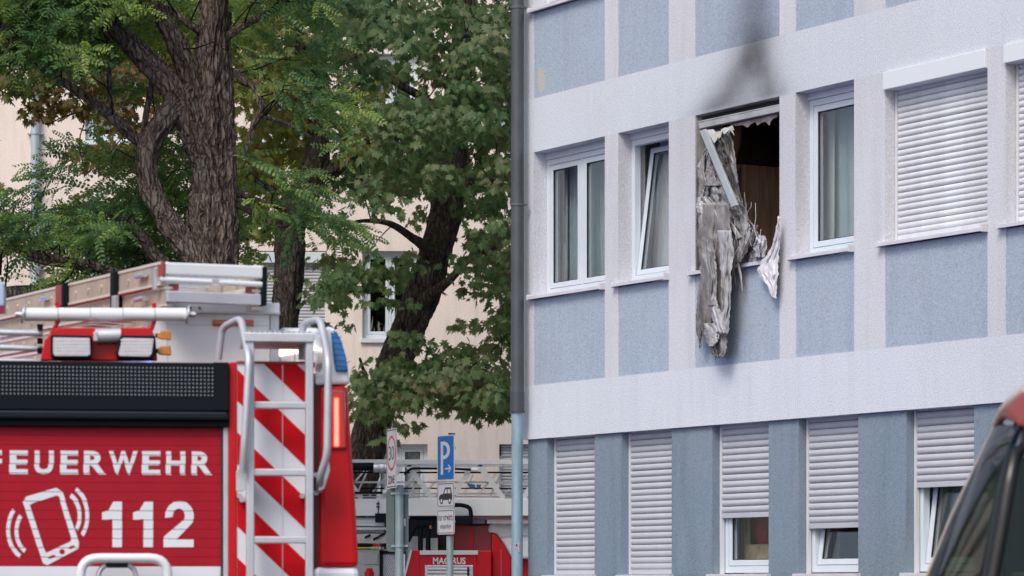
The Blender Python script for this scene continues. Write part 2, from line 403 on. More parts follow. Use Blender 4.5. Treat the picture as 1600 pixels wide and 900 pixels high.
# ---- windows
def slat_mesh(w, h, mat_):
    """one roller-shutter slat: rounded lens profile"""
    prof = [(.004, 0), (-.004, .10*h), (-.0105, .30*h), (-.012, .5*h), (-.0095, .74*h), (-.003, .93*h), (.004, h)]
    vs = []; fs = []
    for (y, z) in prof: vs += [(0, y, z), (w, y, z)]
    for i in range(len(prof)-1): fs.append((2*i, 2*i+1, 2*i+3, 2*i+2))
    return MB().add(vs, fs, True).mesh('slat', mat_)
def shutter(parent, a0, a1, z_top, z_bot, dep, pitch=.052, mt=None):
    """rails + slats; the shutter body is the bottom bar that carries the slats"""
    mt = mt or M['slat']
    MB().box(a0, a0+.028, dep-.018, dep+.02, z_bot if z_bot < z_top-1 else gsill, z_top).build('guide_rail', M['rail'], parent, bevel=.003)
    MB().box(a1-.028, a1, dep-.018, dep+.02, z_bot if z_bot < z_top-1 else gsill, z_top).build('guide_rail', M['rail'], parent, bevel=.003)
    sb = MB().box(a0+.03, a1-.03, dep-.012, dep+.012, z_bot, z_bot+.045).build('shutter', mt, parent, bevel=.004)
    me = slat_mesh(a1-a0-.06, pitch*.965, mt)
    z = z_bot+.047; k = 0
    while z < z_top - .004:
        q_ = link_mesh('slat', me, sb, loc=(a0+.03, dep+random.uniform(-.0015,.0015), z+random.uniform(-.0012,.0012))); q_.rotation_euler = (R(random.uniform(-3.5,3.5)), R(random.uniform(-.08,.08)), 0); z += pitch; k += 1
    # ribbon behind the slats so that the joints read dark
    MB().box(a0+.03, a1-.03, dep+.009, dep+.013, z_bot+.045, z_top).build('slat_backing', M['blackmatte'], sb)
    return sb
def window(parent, a0, a1, z0, z1, dep, sashes=1, fw=.055, tilt=None, pane_m=None, rebate=0.0):
    """frame with fixed bars, then sash(es) with a pane each; tilt = index of a sash tilted inwards at its head"""
    pane_m = pane_m or M['glass']
    f = MB()
    f.box(a0, a0+fw, dep, dep+.07, z0, z1); f.box(a1-fw, a1, dep, dep+.07, z0, z1)
    f.box(a0+fw, a1-fw, dep, dep+.07, z0, z0+fw*1.1); f.box(a0+fw, a1-fw, dep, dep+.07, z1-fw, z1)
    am = (a0+a1)/2
    if sashes == 2: f.box(am-.02, am+.02, dep+.002, dep+.068, z0+fw*1.1, z1-fw)
    fr = f.build('window', M['pvc'], parent, bevel=.005)
    spans = [(a0+fw, a1-fw)] if sashes == 1 else [(a0+fw, am-.02), (am+.02, a1-fw)]
    for i, (b0, b1) in enumerate(spans):
        s = MB(); sw = .055; c0, c1 = z0+fw*1.1, z1-fw
        h = c1-c0; b0 += .004; b1 -= .004
        # local to the sash foot so that it can tilt
        s.box(0, sw, -.012, .05, 0.004, h-.004); s.box(b1-b0-sw, b1-b0, -.012, .05, .004, h-.004)
        s.box(sw, b1-b0-sw, -.012, .05, .004, sw); s.box(sw, b1-b0-sw, -.012, .05, h-sw, h-.004)
        so = s.build('sash', M['pvc'], fr, bevel=.005); so.location = (b0, dep+.014, c0)
        pn = MB().box(sw-.008, b1-b0-sw+.008, .012, .018, sw-.008, h-sw+.008).build('pane', pane_m, fr)
        pn.location = so.location
        gk = MB()
        for q in ((sw,sw+.006,sw,h-sw),(b1-b0-sw-.006,b1-b0-sw,sw,h-sw),(sw,b1-b0-sw,sw,sw+.006),(sw,b1-b0-sw,h-sw-.006,h-sw)):
            gk.box(q[0], q[1], -.004, .011, q[2], q[3])
        gs = gk.build('gasket', M['blackmatte'], fr); gs.location = so.location
        if tilt == i:
            for q in (so, pn, gs): q.rotation_euler = (R(-7.5), 0, 0); q.location = (b0, dep+.03, c0)
    return fr
def curtain(a0, a1, z0, z1, dep, folds, amp, mt, label, slope=0.0, name='curtain'):
    nu = folds*8; vs = []; fs = []; nv = 8
    for j in range(nv+1):
        v = j/nv
        for i in range(nu+1):
            u = i/nu
            x = a0+(a1-a0)*u + slope*(1-v)*(1)
            y = dep + amp*math.sin(u*folds*2*math.pi + .6*math.sin(v*2)) + .4*amp*noise.noise(Vector((u*folds*1.7, v*.8, a0)))
            vs.append((x, y, z0+(z1-z0)*v))
    for j in range(nv):
        for i in range(nu):
            a = j*(nu+1)+i; fs.append((a, a+1, a+nu+2, a+nu+1))
    # a sheet with thickness
    m = MB().add(vs, fs, True)
    o = m.build(name, mt); o.matrix_world = FB.M
    so = o.modifiers.new('thickness', 'SOLIDIFY'); so.thickness = .004
    return tagthing(o, label, 'curtain')
def sill(a0, a1, z, proj=.055, dep=.15):
    s = MB().prism([(0,0),(1,0),(1,1),(0,1)], 0, 1); s = MB()
    s.add([(a0,-proj,z-.028),(a1,-proj,z-.028),(a1,-proj,z+.004),(a0,-proj,z+.004),(a0,dep,z+.002),(a1,dep,z+.002),(a1,dep,z+.016),(a0,dep,z+.016)],
          [(0,1,2,3),(3,2,6,7),(0,4,5,1),(1,5,6,2),(0,3,7,4),(4,7,6,5)])
    s.box(a1-.003, a1+.02, -proj-.004, .0-.001, z-.034, z+.03); s.box(a0-.02, a0+.003, -proj-.004, 0-.001, z-.034, z+.022)
    return s.build('window_sill', M['sill'], bld, bevel=.003)
DW = .146
for lev in (0, 1):
    dz = lev*ST
    for i, (a, b) in enumerate(cols):
        sill(a-.035 if lev == 0 else a-.02, b-.012, zs+dz)
        if i == 2 and lev == 0: continue
        z0, z1 = zs+dz+.016, zh+dz
        if i in (4, 5, 7) and True:
            # shutter box under the head
            MB().box(a+.003, b-.003, -.028, DW-.02, z1-.15, z1-.006).build('shutter_box', M['white'], bld, bevel=.004)
            window(bld, a+.03, b-.03, z0, z1-.155, DW+.04, 2)
            shutter(bld, a+.003, b-.003, z1-.152, z0+.004, DW-.03, .0505, M['slat2'])
        elif i in (0, 2, 6, 8):
            window(bld, a, b, z0, z1-.07, DW, 2); MB().box(a, b, DW-.012, DW+.06, z1-.068, z1-.001).build('lintel_strip', M['pvc'], bld)
        else:
            window(bld, a, b, z0, z1-.06, DW, 1, tilt=0 if (i == 1 and lev == 0) else None); MB().box(a, b, DW-.012, DW+.06, z1-.058, z1-.001).build('lintel_strip', M['pvc'], bld)
for i, (a, b) in enumerate(gcols):
    dep = GR+.095
    zb = [gsill+.004, gsill+.004, z_of(1133,809), z_of(1266,825.5), z_of(1440,761), gsill+.004][i]
    shutter(bld, a+.002, b-.002, zg-.004, zb, dep, .0575)
    window(bld, a+.012, b-.012, gsill+.01, zg-.06, dep+.028, 1, tilt=0 if i in (3, 4) else None)
    MB().box(a-.03, b+.03, GR-.05, TH, gsill-.03, gsill).build('window_sill', M['sill'], bld, bevel=.003)
# curtains (they hang behind the wall, beyond the reveals; fx(x, depth) gives their place along the wall)
CM = {k: mat(k, col, .9, var=.08, vscale=5) for k, col in {'light_curtain': (.52,.52,.52), 'sheer_curtain': (.34,.40,.42), 'grey_curtain': (.42,.45,.45)}.items()}
CZ0, CZ1 = zs-.05, zh+.05
curtain(fx(858,.35), fx(886,.35), CZ0, CZ1, .35, 2, .012, CM['light_curtain'], 'pale panel in place of the lit inner reveal behind the left sash of the double window next to the rain pipe')  # pale sheet stands in for the lit inner reveal
curtain(fx(884,.40), fx(962,.40), CZ0, CZ1, .40, 13, .025, CM['sheer_curtain'], 'grey pleated sheer curtain filling the double window next to the rain pipe')
curtain(fx(1008,.50), fx(1026,.50), CZ0, CZ1, .50, 3, .022, CM['grey_curtain'], 'narrow gathered curtain behind the tilted sash left of the burnt window', slope=-.10)
curtain(fx(1031,.46), fx(1075,.46), CZ0, CZ1, .46, 4, .02, CM['light_curtain'], 'wide light curtain behind the tilted sash left of the burnt window', slope=-.16)
curtain(fx(1266,.36), fx(1303,.36), CZ0, CZ1, .36, 2, .008, CM['light_curtain'], 'smooth pale curtain in the left half of the single window right of the burnt window')
curtain(fx(1303,.42), fx(1350,.42), CZ0, CZ1, .42, 3, .012, CM['sheer_curtain'], 'darker sheer curtain in the right half of the single window right of the burnt window')
gz0, gz1 = gsill-.05, zg
curtain(fx(1146,.40), fx(1172,.40), gz0, gz1, .40, 5, .02, CM['light_curtain'], 'white curtain in the half shuttered ground floor window with the red cloth')
curtain(fx(1284,.44), fx(1309,.44), gz0, gz1, .44, 5, .02, CM['light_curtain'], 'pale curtain left in the tilted ground floor window with the orange drape', slope=-.12)
curtain(fx(1311,.46), fx(1322,.46), gz0, gz1, .46, 1, .01, mat('orange_curtain', (.62,.36,.22), .9, var=.1), 'orange drape behind the second half shuttered ground floor window', slope=-.12)
curtain(fx(1448,.46), fx(1515,.46), gz0, gz1, .46, 7, .02, CM['grey_curtain'], 'greenish white curtain in the tilted ground floor window beside the van', slope=-.10)
rc = curtain(fx(1173,.46), fx(1215,.46), gz0, gz1, .46, 2, .02, mat('red_cloth', (.40,.03,.03), .8, var=.9, vscale=5, dirt=(.05,.02,.05)), 'red patterned cloth hanging in the first half shuttered ground floor window')
rc2 = MB().box(fx(1171,.42), fx(1215,.42), .36, .42, gz0, gz0+.32).build('cushion', mat('ochre_cloth', (.50,.40,.26), .9, var=.3, vscale=9), bevel=.02); rc2.matrix_world = FB.M
tagthing(rc2, 'ochre cushion at the foot of the red cloth in the ground floor window', 'cushion')

# ---- burnt-out room: sooted box behind the empty opening
a0, a1 = cols[2]
rm = MB()
rm.box(a0-.25, a0-.02, TH+.01, 2.4, zs-.8, zh+.2); rm.box(a1+.9, a1+1.1, TH+.01, 2.4, zs-.8, zh+.2)
rm.box(a0-.02, a1+.9, 2.3, 2.4, zs-.8, zh+.2); rm.box(a0-.02, a1+.9, TH+.01, 2.3, zh+.02, zh+.12); rm.box(a0-.02, a1+.9, TH+.01, 2.3, zs-.9, zs-.8)
rm.build('burnt_room', M['sootroom'], bld, label='soot blackened brown room behind the burnt window')
sootm = mat('sooted_render', (.33,.31,.31), .95, bump=.002, bscale=90, var=.5, vscale=2.5, dirt=(.02,.018,.016))
rv = MB(); rv.box(a1-.004, a1-.001, .012, TH-.01, zs+.02, zh-.004); rv.box(a0+.001, a0+.004, .012, TH-.01, zs+.02, zh-.004); rv.box(a0+.005, a1-.005, .012, TH-.01, zh-.004, zh-.001)
rv.build('sooted_reveal', sootm, bld)
orange = mat('scorched_board', (.20,.10,.055), .85, var=.5, vscale=5, dirt=(.05,.03,.02))
def poly_w(mb, pts, t, th=.006, fr=FB):
    q = [fr.pt(x, y, t) for x, y in pts]; mb.prism([(p.x, p.z) for p in q], t, t+th); return mb
m = MB(); poly_w(m, [(1141,196),(1158,193),(1155,225),(1146,262),(1155,262),(1155,300),(1140,300)], .33, .02)
m.build('scorched_board', orange, bld)
m = MB(); poly_w(m, [(1176,395),(1214,386),(1214,396),(1196,400),(1176,405)], .2, .05); m.build('burnt_frame_stub', mat('charred_frame', (.10,.09,.08), .9, var=.5, vscale=9), bld)

MB().box(a0-.015, a0+.03, .34, 2.2, zs-.7, FB.pz(1185, 258, .65)).build('lit_scorched_panel', mat('lit_scorched_brown', (.42,.26,.185), .8, var=.35, vscale=3, stretch=(6,6,.6), dirt=(.22,.125,.085)), bld)  # added panel: its pale brown paints the lit lower part of the room
# ---- the burnt blind and curtains hanging out
ash = mat('ash_grey_sheet', (.27,.26,.26), .8, bump=.002, bscale=34, var=.3, vscale=4, dirt=(.115,.105,.10))
ash2 = mat('pale_ash_sheet', (.48,.48,.50), .7, bump=.002, bscale=26, var=.2, vscale=4, dirt=(.24,.23,.23))
foil = mat('sooted_foil', (.30,.30,.31), .6, metal=.0, bump=.003, bscale=18, var=.3, vscale=6, dirt=(.12,.115,.11))
darkash = mat('charred_sheet', (.10,.095,.10), .6, bump=.004, bscale=20, var=.5, vscale=7, dirt=(.03,.028,.028))
whc = mat('white_cloth', (.68,.67,.70), .85, bump=.002, bscale=40, var=.12, vscale=9)
bb = root('burnt_blind', FB.M, 'charred crumpled roller blind hanging out of the burnt window in grey shreds', 'blind')
def drape(rows, t0, amp, folds, mt, name='charred_sheet', seed=0, parent=bb, jag=.0, nu=44, nv=70, crumple=1.0):
    """hanging crumpled sheet between two traced edges, rows = (y, x_left, x_right)"""
    rs = []
    for j in range(nv+1):
        v = j/nv; q = v*(len(rows)-1); k = min(int(q), len(rows)-2); f = q-k; f2 = f*f*(3-2*f)*.5+f*.5
        A, B = rows[k], rows[k+1]; rs.append((A[0]+(B[0]-A[0])*f, A[1]+(B[1]-A[1])*f2, A[2]+(B[2]-A[2])*f2))
    vs = []; fs = []; ar = max(.6, min(2.2, (rows[-1][0]-rows[0][0])/60))
    for j, (y, xl, xr) in enumerate(rs):
        v = j/nv
        for i in range(nu+1):
            u = i/nu
            nz = noise.noise(Vector((u*2+seed, v*2.2*ar, seed*1.7)))
            n2 = noise.noise(Vector((u*6+seed, v*10*ar, seed*2.1)))
            n3 = abs(noise.noise(Vector((u*3.2+seed*3+v*2, v*4*ar-u*2, 4.4))))
            ph = u*folds*2*math.pi + 3.2*noise.noise(Vector((seed, v*3, 1.1))) + 2.6*nz
            ph2 = u*(folds*2.2)*math.pi*2 + 4.5*noise.noise(Vector((seed*1.3, v*2.4, 9.1))) + 2.5*nz
            d = amp*(.55*(1-2*abs(math.sin(ph*.5))) + .35*(1-2*abs(math.sin(ph2*.5))) + 1.0*nz*crumple + .12*n2*crumple - 1.3*n3*crumple)
            x = xl + (xr-xl)*u + (2.5*noise.noise(Vector((v*14+seed, u*2, 3.3))) + (2*abs(u-.5))**3*3.2*noise.noise(Vector((v*34+seed*2, u*2, 7.3))))*crumple
            yy = y + (jag*noise.noise(Vector((u*11+seed, 8.8, 0))) if j == nv else 0) + 1.5*n2
            p = FB.pt(x, yy, t0 + d); vs.append((p.x, t0+d, p.z))
    for j in range(nv):
        for i in range(nu):
            a = j*(nu+1)+i; fs.append((a, a+nu+1, a+nu+2, a+1))
    o = MB().add(vs, fs, True).build(name, mt, parent)
    so = o.modifiers.new('thickness', 'SOLIDIFY'); so.thickness = .003
    return o
# upper hanging sheets
drape([(206,1112,1140),(225,1122,1146),(250,1124,1149),(275,1126,1152),(300,1128,1155),(322,1130,1162)], .10, .03, 1.5, foil, 'sooted_sheet', 1, crumple=.4)
drape([(212,1106,1124),(235,1104,1132),(262,1108,1138),(290,1110,1142),(312,1112,1148)], .03, .03, 2, darkash, 'charred_sheet', 2, crumple=.5)
drape([(228,1104,1112),(245,1094,1114),(268,1090,1122),(295,1092,1128),(318,1090,1136)], -.03, .03, 2.2, ash, 'sooted_sheet', 3, crumple=.55)
drape([(256,1106,1112),(272,1102,1121),(290,1100,1128)], -.07, .02, 1, ash, 'charred_sheet', 31, crumple=.4)
# middle heap
drape([(292,1098,1140),(312,1090,1155),(332,1092,1166),(352,1100,1172),(370,1104,1178)], -.05, .045, 3.2, foil, 'sooted_sheet', 4, crumple=.8)
drape([(308,1089,1108),(322,1088,1118),(345,1096,1126),(372,1098,1130)], -.10, .03, 2, ash2, 'sooted_sheet', 5, crumple=.5)
drape([(335,1150,1166),(360,1142,1182),(385,1132,1196),(402,1126,1197),(412,1118,1192)], -.02, .035, 3.5, ash2, 'pale_sheet', 6, crumple=.7)
drape([(338,1164,1168),(358,1160,1172),(382,1154,1172),(407,1150,1160)], -.09, .012, 1, ash2, 'torn_strip', 7, crumple=.6)
drape([(352,1182,1184),(372,1170,1178),(392,1162,1168),(409,1152,1158)], -.10, .008, 1, ash, 'torn_strip', 8, crumple=.5)
drape([(368,1178,1196),(384,1176,1198),(402,1178,1194)], -.07, .03, 1.4, ash2, 'pale_sheet', 9, crumple=.5)
# long tail hanging over the sill
drape([(318,1096,1138),(350,1092,1140),(372,1088,1143),(395,1092,1144),(420,1095,1143),(450,1094,1141),(480,1092,1140),(510,1093,1138),(535,1103,1137),(552,1112,1134),(557,1117,1126)],
      -.13, .030, 1.7, ash, 'hanging_sheet', 10, jag=10, crumple=.75, nu=60, nv=120)
drape([(360,1122,1142),(395,1125,1147),(430,1126,1142),(470,1128,1142),(505,1126,1139),(522,1128,1138)], -.17, .018, 1.3, ash2, 'hanging_sheet', 11, jag=8, crumple=.6)
drape([(430,1094,1106),(462,1090,1106),(495,1087,1103),(520,1088,1098),(542,1093,1096)], -.10, .02, 1.3, ash, 'hanging_sheet', 12, jag=10, crumple=.5)
drape([(455,1112,1118),(475,1108,1122),(500,1114,1130),(520,1122,1136)], -.18, .015, 1, ash2, 'hanging_sheet', 13, jag=6, crumple=.4)
drape([(505,1100,1122),(520,1100,1124),(534,1104,1122),(541,1108,1116)], -.185, .02, 1, ash2, 'hanging_sheet', 14, crumple=.4)
drape([(372,1098,1112),(400,1096,1118),(440,1104,1120),(478,1106,1118)], -.185, .02, 1.3, foil, 'hanging_sheet', 15, crumple=.4)
# shreds
for (pts, r, mt_) in (([(1146,403),(1145,425),(1147,447)], .012, ash), ([(1152,405),(1156,430),(1157,455)], .014, ash2), ([(1140,400),(1133,412),(1134,436)], .010, ash),
                      ([(1157,406),(1153,420),(1155,440)], .008, ash), ([(1141,330),(1142,372),(1142,440)], .003, ash2)):
    P = [FB.pt(x, y, -.09) for x, y in pts]
    MB().tube([(p.x, -.09+.01*i, p.z) for i, p in enumerate(P)], [r, r*1.1, r*.5], 7, flat=.5).build('torn_strip', mt_, bb)
for k in range(16):
    x = random.uniform(1096, 1190); y0_ = random.uniform(300, 400); L_ = random.uniform(20, 75); tt = random.uniform(-.19, -.12)
    Q = [FB.pt(x+random.uniform(-3,3)*q, y0_+L_*q/3, tt) for q in range(4)]
    MB().tube([(p.x, tt, p.z) for p in Q], .0022, 4).build('thread', random.choice([ash2, darkash, whc]), bb)
# bars
def bar(p0, p1, wpx, t, mt_, name, th=.025, parent=bb):
    a = Vector(p0); b = Vector(p1); d = (b-a).normalized(); nn = Vector((-d.y, d.x))*wpx/2
    m = MB(); poly_w(m, [tuple(a+nn), tuple(b+nn), tuple(b-nn), tuple(a-nn)], t, th); return m.build(name, mt_, parent, bevel=.003)
railm = mat('grey_blind_rail', (.42,.43,.43), .45, metal=.2, var=.25, vscale=5)
bar((1097,203), (1147,322), 9, -.17, mat('bent_guide_rail', (.46,.50,.52), .4, metal=.2, var=.15), 'bent_guide_rail')
bar((1126,328), (1155,372), 5, -.11, ash2, 'bent_guide_rail', .02)
bar((1109,230), (1091,262), 6, -.05, ash2, 'bent_slat', .01)
for (p0, p1, wv) in (((1092,196.5),(1218.5,169.5),9), ((1090,190.5),(1218,163.5),2), ((1091,193),(1218,166.5),1.6)):
    bar(p0, p1, wv, .0 if wv > 5 else .015, railm, 'top_rail' if wv > 5 else 'rail_lip', .07)
bar((1091,189), (1218,161.5), 7, .075, M['blackmatte'], 'rail_groove', .02)
m = MB()
poly_w(m, [(1140,195),(1216,178),(1214,183),(1208,185),(1204,190),(1202,196),(1196,190),(1189,192),(1183,196),(1180,190),(1173,194),(1168,199),(1160,195),(1150,197)], .05, .006)
m.build('torn_lining', mat('scorched_lining', (.42,.36,.35), .8, var=.5, vscale=9, dirt=(.12,.09,.08)), bb)
bright = mat('bright_metal_shards', (.62,.61,.58), .4, var=.2, vscale=12)
for pts in ([(1104,203),(1114,202),(1122,214),(1116,224),(1109,212)], [(1115,207),(1128,204),(1126,214),(1118,222)], [(1126,203),(1133,199),(1141,201),(1132,210)], [(1134,200),(1144,196),(1147,203),(1139,205)], [(1108,216),(1112,213),(1120,221),(1117,226)]):
    m = MB(); poly_w(m, pts, .0+random.uniform(-.02,.03), .004); m.build('metal_shard', bright, bb)
for k in range(9):
    x = 1112+k*3.6; y = 204-k*.8; bar((x, y), (x+random.uniform(5,12), y+random.uniform(8,17)), 1.4, random.uniform(-.01,.06), random.choice([ash2, darkash, bright]), 'metal_shard', .004)
for k in range(14):
    x = random.uniform(1100,1150); y = random.uniform(235,340); a = random.uniform(.6,1.4)
    L = random.uniform(8,22); bar((x, y), (x+L*math.cos(a), y+L*math.sin(a)), random.uniform(1.2,2.6), random.uniform(-.12,-.05), random.choice([ash2, foil, darkash]), 'metal_shard', .004)
# the white cloth on the right
wc = drape([(338,1216,1218),(362,1212,1218),(382,1207,1217.5),(398,1198,1217),(408,1188,1216),(424,1184,1215),(436,1189,1214),(448,1198,1213),(462,1205,1212.5),(466,1211,1213)], -.075, .013, 2.2, whc, 'curtain', 20, parent=None, jag=5, crumple=.6)
wc.matrix_world = FB.M; tagthing(wc, 'clean white curtain scrap draped over the sill at the right of the burnt window', 'curtain')

# ---- rain pipe at the corner
def tubew(pts, r, seg=16): 
    return MB().tube(pts, r, seg)
PY = 31.25
pr = .064
pipe = root('rain_pipe', Matrix.Translation(W(808.5, 900, PY)*Vector((1,1,0)) if False else Vector(((808.5-800)/5000*PY, PY, 0))), 'dark grey rain pipe with a lighter zinc lower end at the building corner', 'rain pipe')
zj = CAMZ+(920-640)/5000*PY
MB().tube([(0,0,zj),(0,0,10.5)], pr, 20).build('upper_pipe', mat('dark_pipe_paint', (.065,.07,.085), .38, var=.2, vscale=3), pipe)
MB().tube([(-.003,0,0.02),(-.003,0,zj+.02)], pr*.86, 20).build('lower_pipe', mat('blue_zinc', (.25,.36,.42), .45, metal=.25, var=.18, vscale=4, stretch=(6,6,1)), pipe)
MB().tube([(0,0,zj-.02),(0,0,zj+.17)], pr*1.08, 20).build('pipe_collar', mat('collar_paint', (.05,.055,.07), .4), pipe)
MB().tube([(0,0,zj-.03),(0,0,zj-.012)], pr*1.16, 20).build('pipe_collar', mat('collar_rim', (.04,.045,.06), .4), pipe)
for y in (320, 12):
    z = CAMZ+(920-y)/5000*PY; m = MB().tube([(0,0,z-.012),(0,0,z+.012)], pr*1.12, 20); m.box(pr*.9, pr*1.6, -.01, .02, z-.01, z+.01); m.build('pipe_clamp', mat('dark_clamp', (.09,.10,.12), .45), pipe)
m = MB()
for (dx, dz, w_, h_) in ((0,.02,.035,.03),(.006,-.015,.02,.035),(-.012,.0,.02,.05),(.012,-.04,.018,.02)): m.box(dx-w_/2, dx+w_/2, -pr*.9, -pr*.86, CAMZ+.41+dz-h_/2, CAMZ+.41+dz+h_/2)
m.build('sticker', mat('purple_sticker', (.20,.05,.14), .5, var=.7, vscale=60, dirt=(.6,.5,.55)), pipe)

# ================================================================== cream building behind
BY = 54.0
BF = Frame(Vector((0, BY, 0)), 0)
back = root('cream_building', BF.M, 'cream rendered apartment house behind the trees with white windows', 'building')
cream = stucco('cream_render', (.78,.68,.62), (.75,.66,.61), grain=.003, streak=.08)
bz = lambda y: CAMZ+(920-y)/5000*BY
bxx = lambda x: (x-800)/5000*BY
bcols = [(-460,-380),(-240,-160),(-90,-14),(133,215),(403,510),(566,652),(780,862),(1000,1080),(1150,1240)]
brow = [(bz(531), bz(392)), (bz(222), bz(84)), (bz(-90), bz(-228)), (1.2, bz(694))]
rows_sorted = sorted(brow)
xs = [bxx(-900)]
for a, b in bcols: xs += [bxx(a), bxx(b)]
xs.append(bxx(1600))
wallm = MB(); ztop = 12.5; prev = 0
for (z0, z1) in rows_sorted:
    wallm.box(xs[0], xs[-1], 0, .3, prev, z0)
    x2 = list(xs)
    if z0 < 2: x2[11], x2[12] = bxx(582), bxx(668)
    for i in range(0, len(x2), 2): wallm.box(x2[i], x2[i+1], 0, .3, z0, z1)
    prev = z1
wallm.box(xs[0], xs[-1], 0, .3, prev, ztop); wallm.box(xs[0], xs[-1], .5, 9, ztop+.01, ztop+.2)
wallm.box(xs[0], xs[-1], 6.0, 6.2, 0, ztop); wallm.box(xs[0]-.3, xs[0]-.01, 0, 6, 0, ztop); wallm.box(xs[-1]+.01, xs[-1]+.3, 0, 6, 0, ztop)
wallm.build('wall', cream, back)
shutm = mat('grey_shutter_slat', (.42,.43,.46), .5, var=.08)
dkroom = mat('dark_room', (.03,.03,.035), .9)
for r, (z0, z1) in enumerate(brow):
    for i, (a, b) in enumerate(bcols):
        if r == 3 and i == 5: a, b = 582, 668
        xa, xb = bxx(a), bxx(b)
        if not (-120 < a < 900): 
            MB().box(xa, xb, .12, .16, z0, z1).build('window', M['pvc'], back); continue
        if (i == 4 and r == 0) or (i == 6 and r == 3):
            if r == 0: MB().box(xa+.01, xb-.01, -.02, .12, z1-.2, z1-.02).build('shutter_box', mat('pale_shutter_box', (.56,.62,.64), .45), back, bevel=.005)
            sbk = MB().box(xa+.03, xb-.03, .1, .12, z0+.01, z0+.05).build('shutter', shutm, back)
            me = slat_mesh(xb-xa-.06, .052, shutm); z = z0+.055
            while z < z1-(.2 if r == 0 else .01): link_mesh('slat', me, sbk, loc=(xa+.03, .1, z)); z += .0545
            MB().box(xa+.03, xb-.03, .115, .125, z0+.05, z1-(.2 if r == 0 else .01)).build('slat_backing', M['blackmatte'], sbk)
            MB().box(xa, xa+.03, .06, .14, z0, z1-.2).build('guide_rail', M['rail'], back); MB().box(xb-.03, xb, .06, .14, z0, z1-.2).build('guide_rail', M['rail'], back)
        else:
            two = (r == 3) or i == 5
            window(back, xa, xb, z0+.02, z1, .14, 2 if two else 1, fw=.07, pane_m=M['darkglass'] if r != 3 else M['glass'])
            MB().box(xa+.05, xb-.05, .5 if r != 3 else .23, .52 if r != 3 else .25, z0, z1).build('blind', dkroom if r != 3 else mat('grey_blind', (.45,.46,.48), .8, var=.1), back)  # upper rows: near-black sheet paints the unlit room; ground row: grey blind
        MB().box(xa-.03, xb+.03, -.06, .14, z0-.05, z0+.018).build('window_sill', M['pvc'], back, bevel=.004)
# back building's own rain pipe
rp = MB().tube([(bxx(56.5), -.12, 0), (bxx(56.5), -.12, ztop)], .072, 16); rp.build('rain_pipe', mat('zinc_pipe', (.40,.48,.53), .45, metal=.25, var=.1, vscale=2), back)
for y in (210, 421, 20):
    m = MB().tube([(bxx(56.5), -.12, bz(y)-.02), (bxx(56.5), -.12, bz(y)+.02)], .085, 16); m.box(bxx(56.5)-.13, bxx(56.5)+.13, -.1, 0, bz(y)-.012, bz(y)+.012)
    m.tube([(bxx(56.5), -.12, bz(y)+.2), (bxx(56.5), -.12, bz(y)+.28)], .08, 16); m.build('pipe_clamp', M['zinc'], back)
# ================================================================== fire engine, rear view
TY = 16.0
TF = Frame(Vector(((165-800)/5000*TY, TY, 0)), R(8), roll=0.0)
eng = root('fire_engine', TF.M, 'red fire engine seen from behind with white lettering, chevron panel and access ladder', 'fire engine')
X = lambda x, t=0.0, y=700: TF.pt(x, y, t).x
def Z(y, t=0.0, x=165): return TF.pt(x, y, t).z
def rect(name, mt, x0, y0, x1, y1, t0, t1, bevel=0, parent=eng, **k):
    xm = (x0+x1)/2
    return MB().box(X(x0,t0,(y0+y1)/2), X(x1,t0,(y0+y1)/2), t0, t1, Z(y1,t0,xm), Z(y0,t0,xm)).build(name, mt, parent, bevel=bevel, **k)
def polyt(mb, pts, t0, t1):
    q = [TF.pt(x, y, t0) for x, y in pts]; return mb.prism([(p.x, p.z) for p in q], t0, t1)
def tub(pts, r, t, name, mt, parent=eng, seg=12, rr=.05, curve=True):
    P = [TF.pt(x, y, tt) for (x, y), tt in zip(pts, t if hasattr(t, '__len__') else [t]*len(pts))]
    return MB().tube(arc(P, 6, rr) if curve else P, r, seg).build(name, mt, parent)
L0 = -1.25; zroof = Z(566)
# body behind the rear face
MB().box(-1.24, X(541,.3,700), .35, 5.3, .55, zroof-.02).build('body', M['red'], eng, bevel=.05)
MB().box(-1.2, X(541,.3,700)-.03, 5.35, 7.4, .5, zroof-.12).build('cab', M['red'], eng, bevel=.09)
MB().box(-1.0, 1.0, .3, 7.2, .45, .6).build('chassis', M['blackmatte'], eng)
tyre = MB().tube([(-.14,0,0),(.14,0,0)], .5, 28).mesh('tyre', M['blackmatte']); rim = MB().tube([(-.15,0,0),(.15,0,0)], .28, 20).mesh('rim', M['alu'])
for (sx, yy) in ((-1.05,1.6),(1.05,1.6),(-1.05,6.2),(1.05,6.2)):
    wv = link_mesh('wheel', tyre, eng, loc=(sx, yy, .5)); link_mesh('rim', rim, wv)
MB().box(-1.25, X(541,.3,700), .02, .35, .55, .8).build('bumper', M['blackmatte'], eng, bevel=.03)
# LED message panel and the shutter housing
rect('message_panel', M['black'], -80, 565, 358, 641, -.06, .3, .006)
rect('shutter_housing', mat('gloss_black', (.008,.013,.020), .35, spec=.16), -80, 641.5, 357, 655, -.075, .3, .012)
rect('shutter_housing', M['black'], -80, 656, 357, 666, -.045, .3, .006)
dm = MB(); dp = X(312)-X(306); 
for r in range(8):
    for k in range(0, 66):
        xx = X(332,-.062) - k*dp; z = Z(574,-.062) - (Z(574)-Z(616))*r/7
        dm.box(xx-.0034, xx+.0034, -.064, -.060, z-.0034, z+.0034)
dd = dm.build('message_lamp', mat('panel_lamp', (.26,.29,.33), .4), eng); dd['kind'] = 'stuff'
rect('panel_border', M['black'], 333, 566, 357, 641, -.066, -.06, .002)
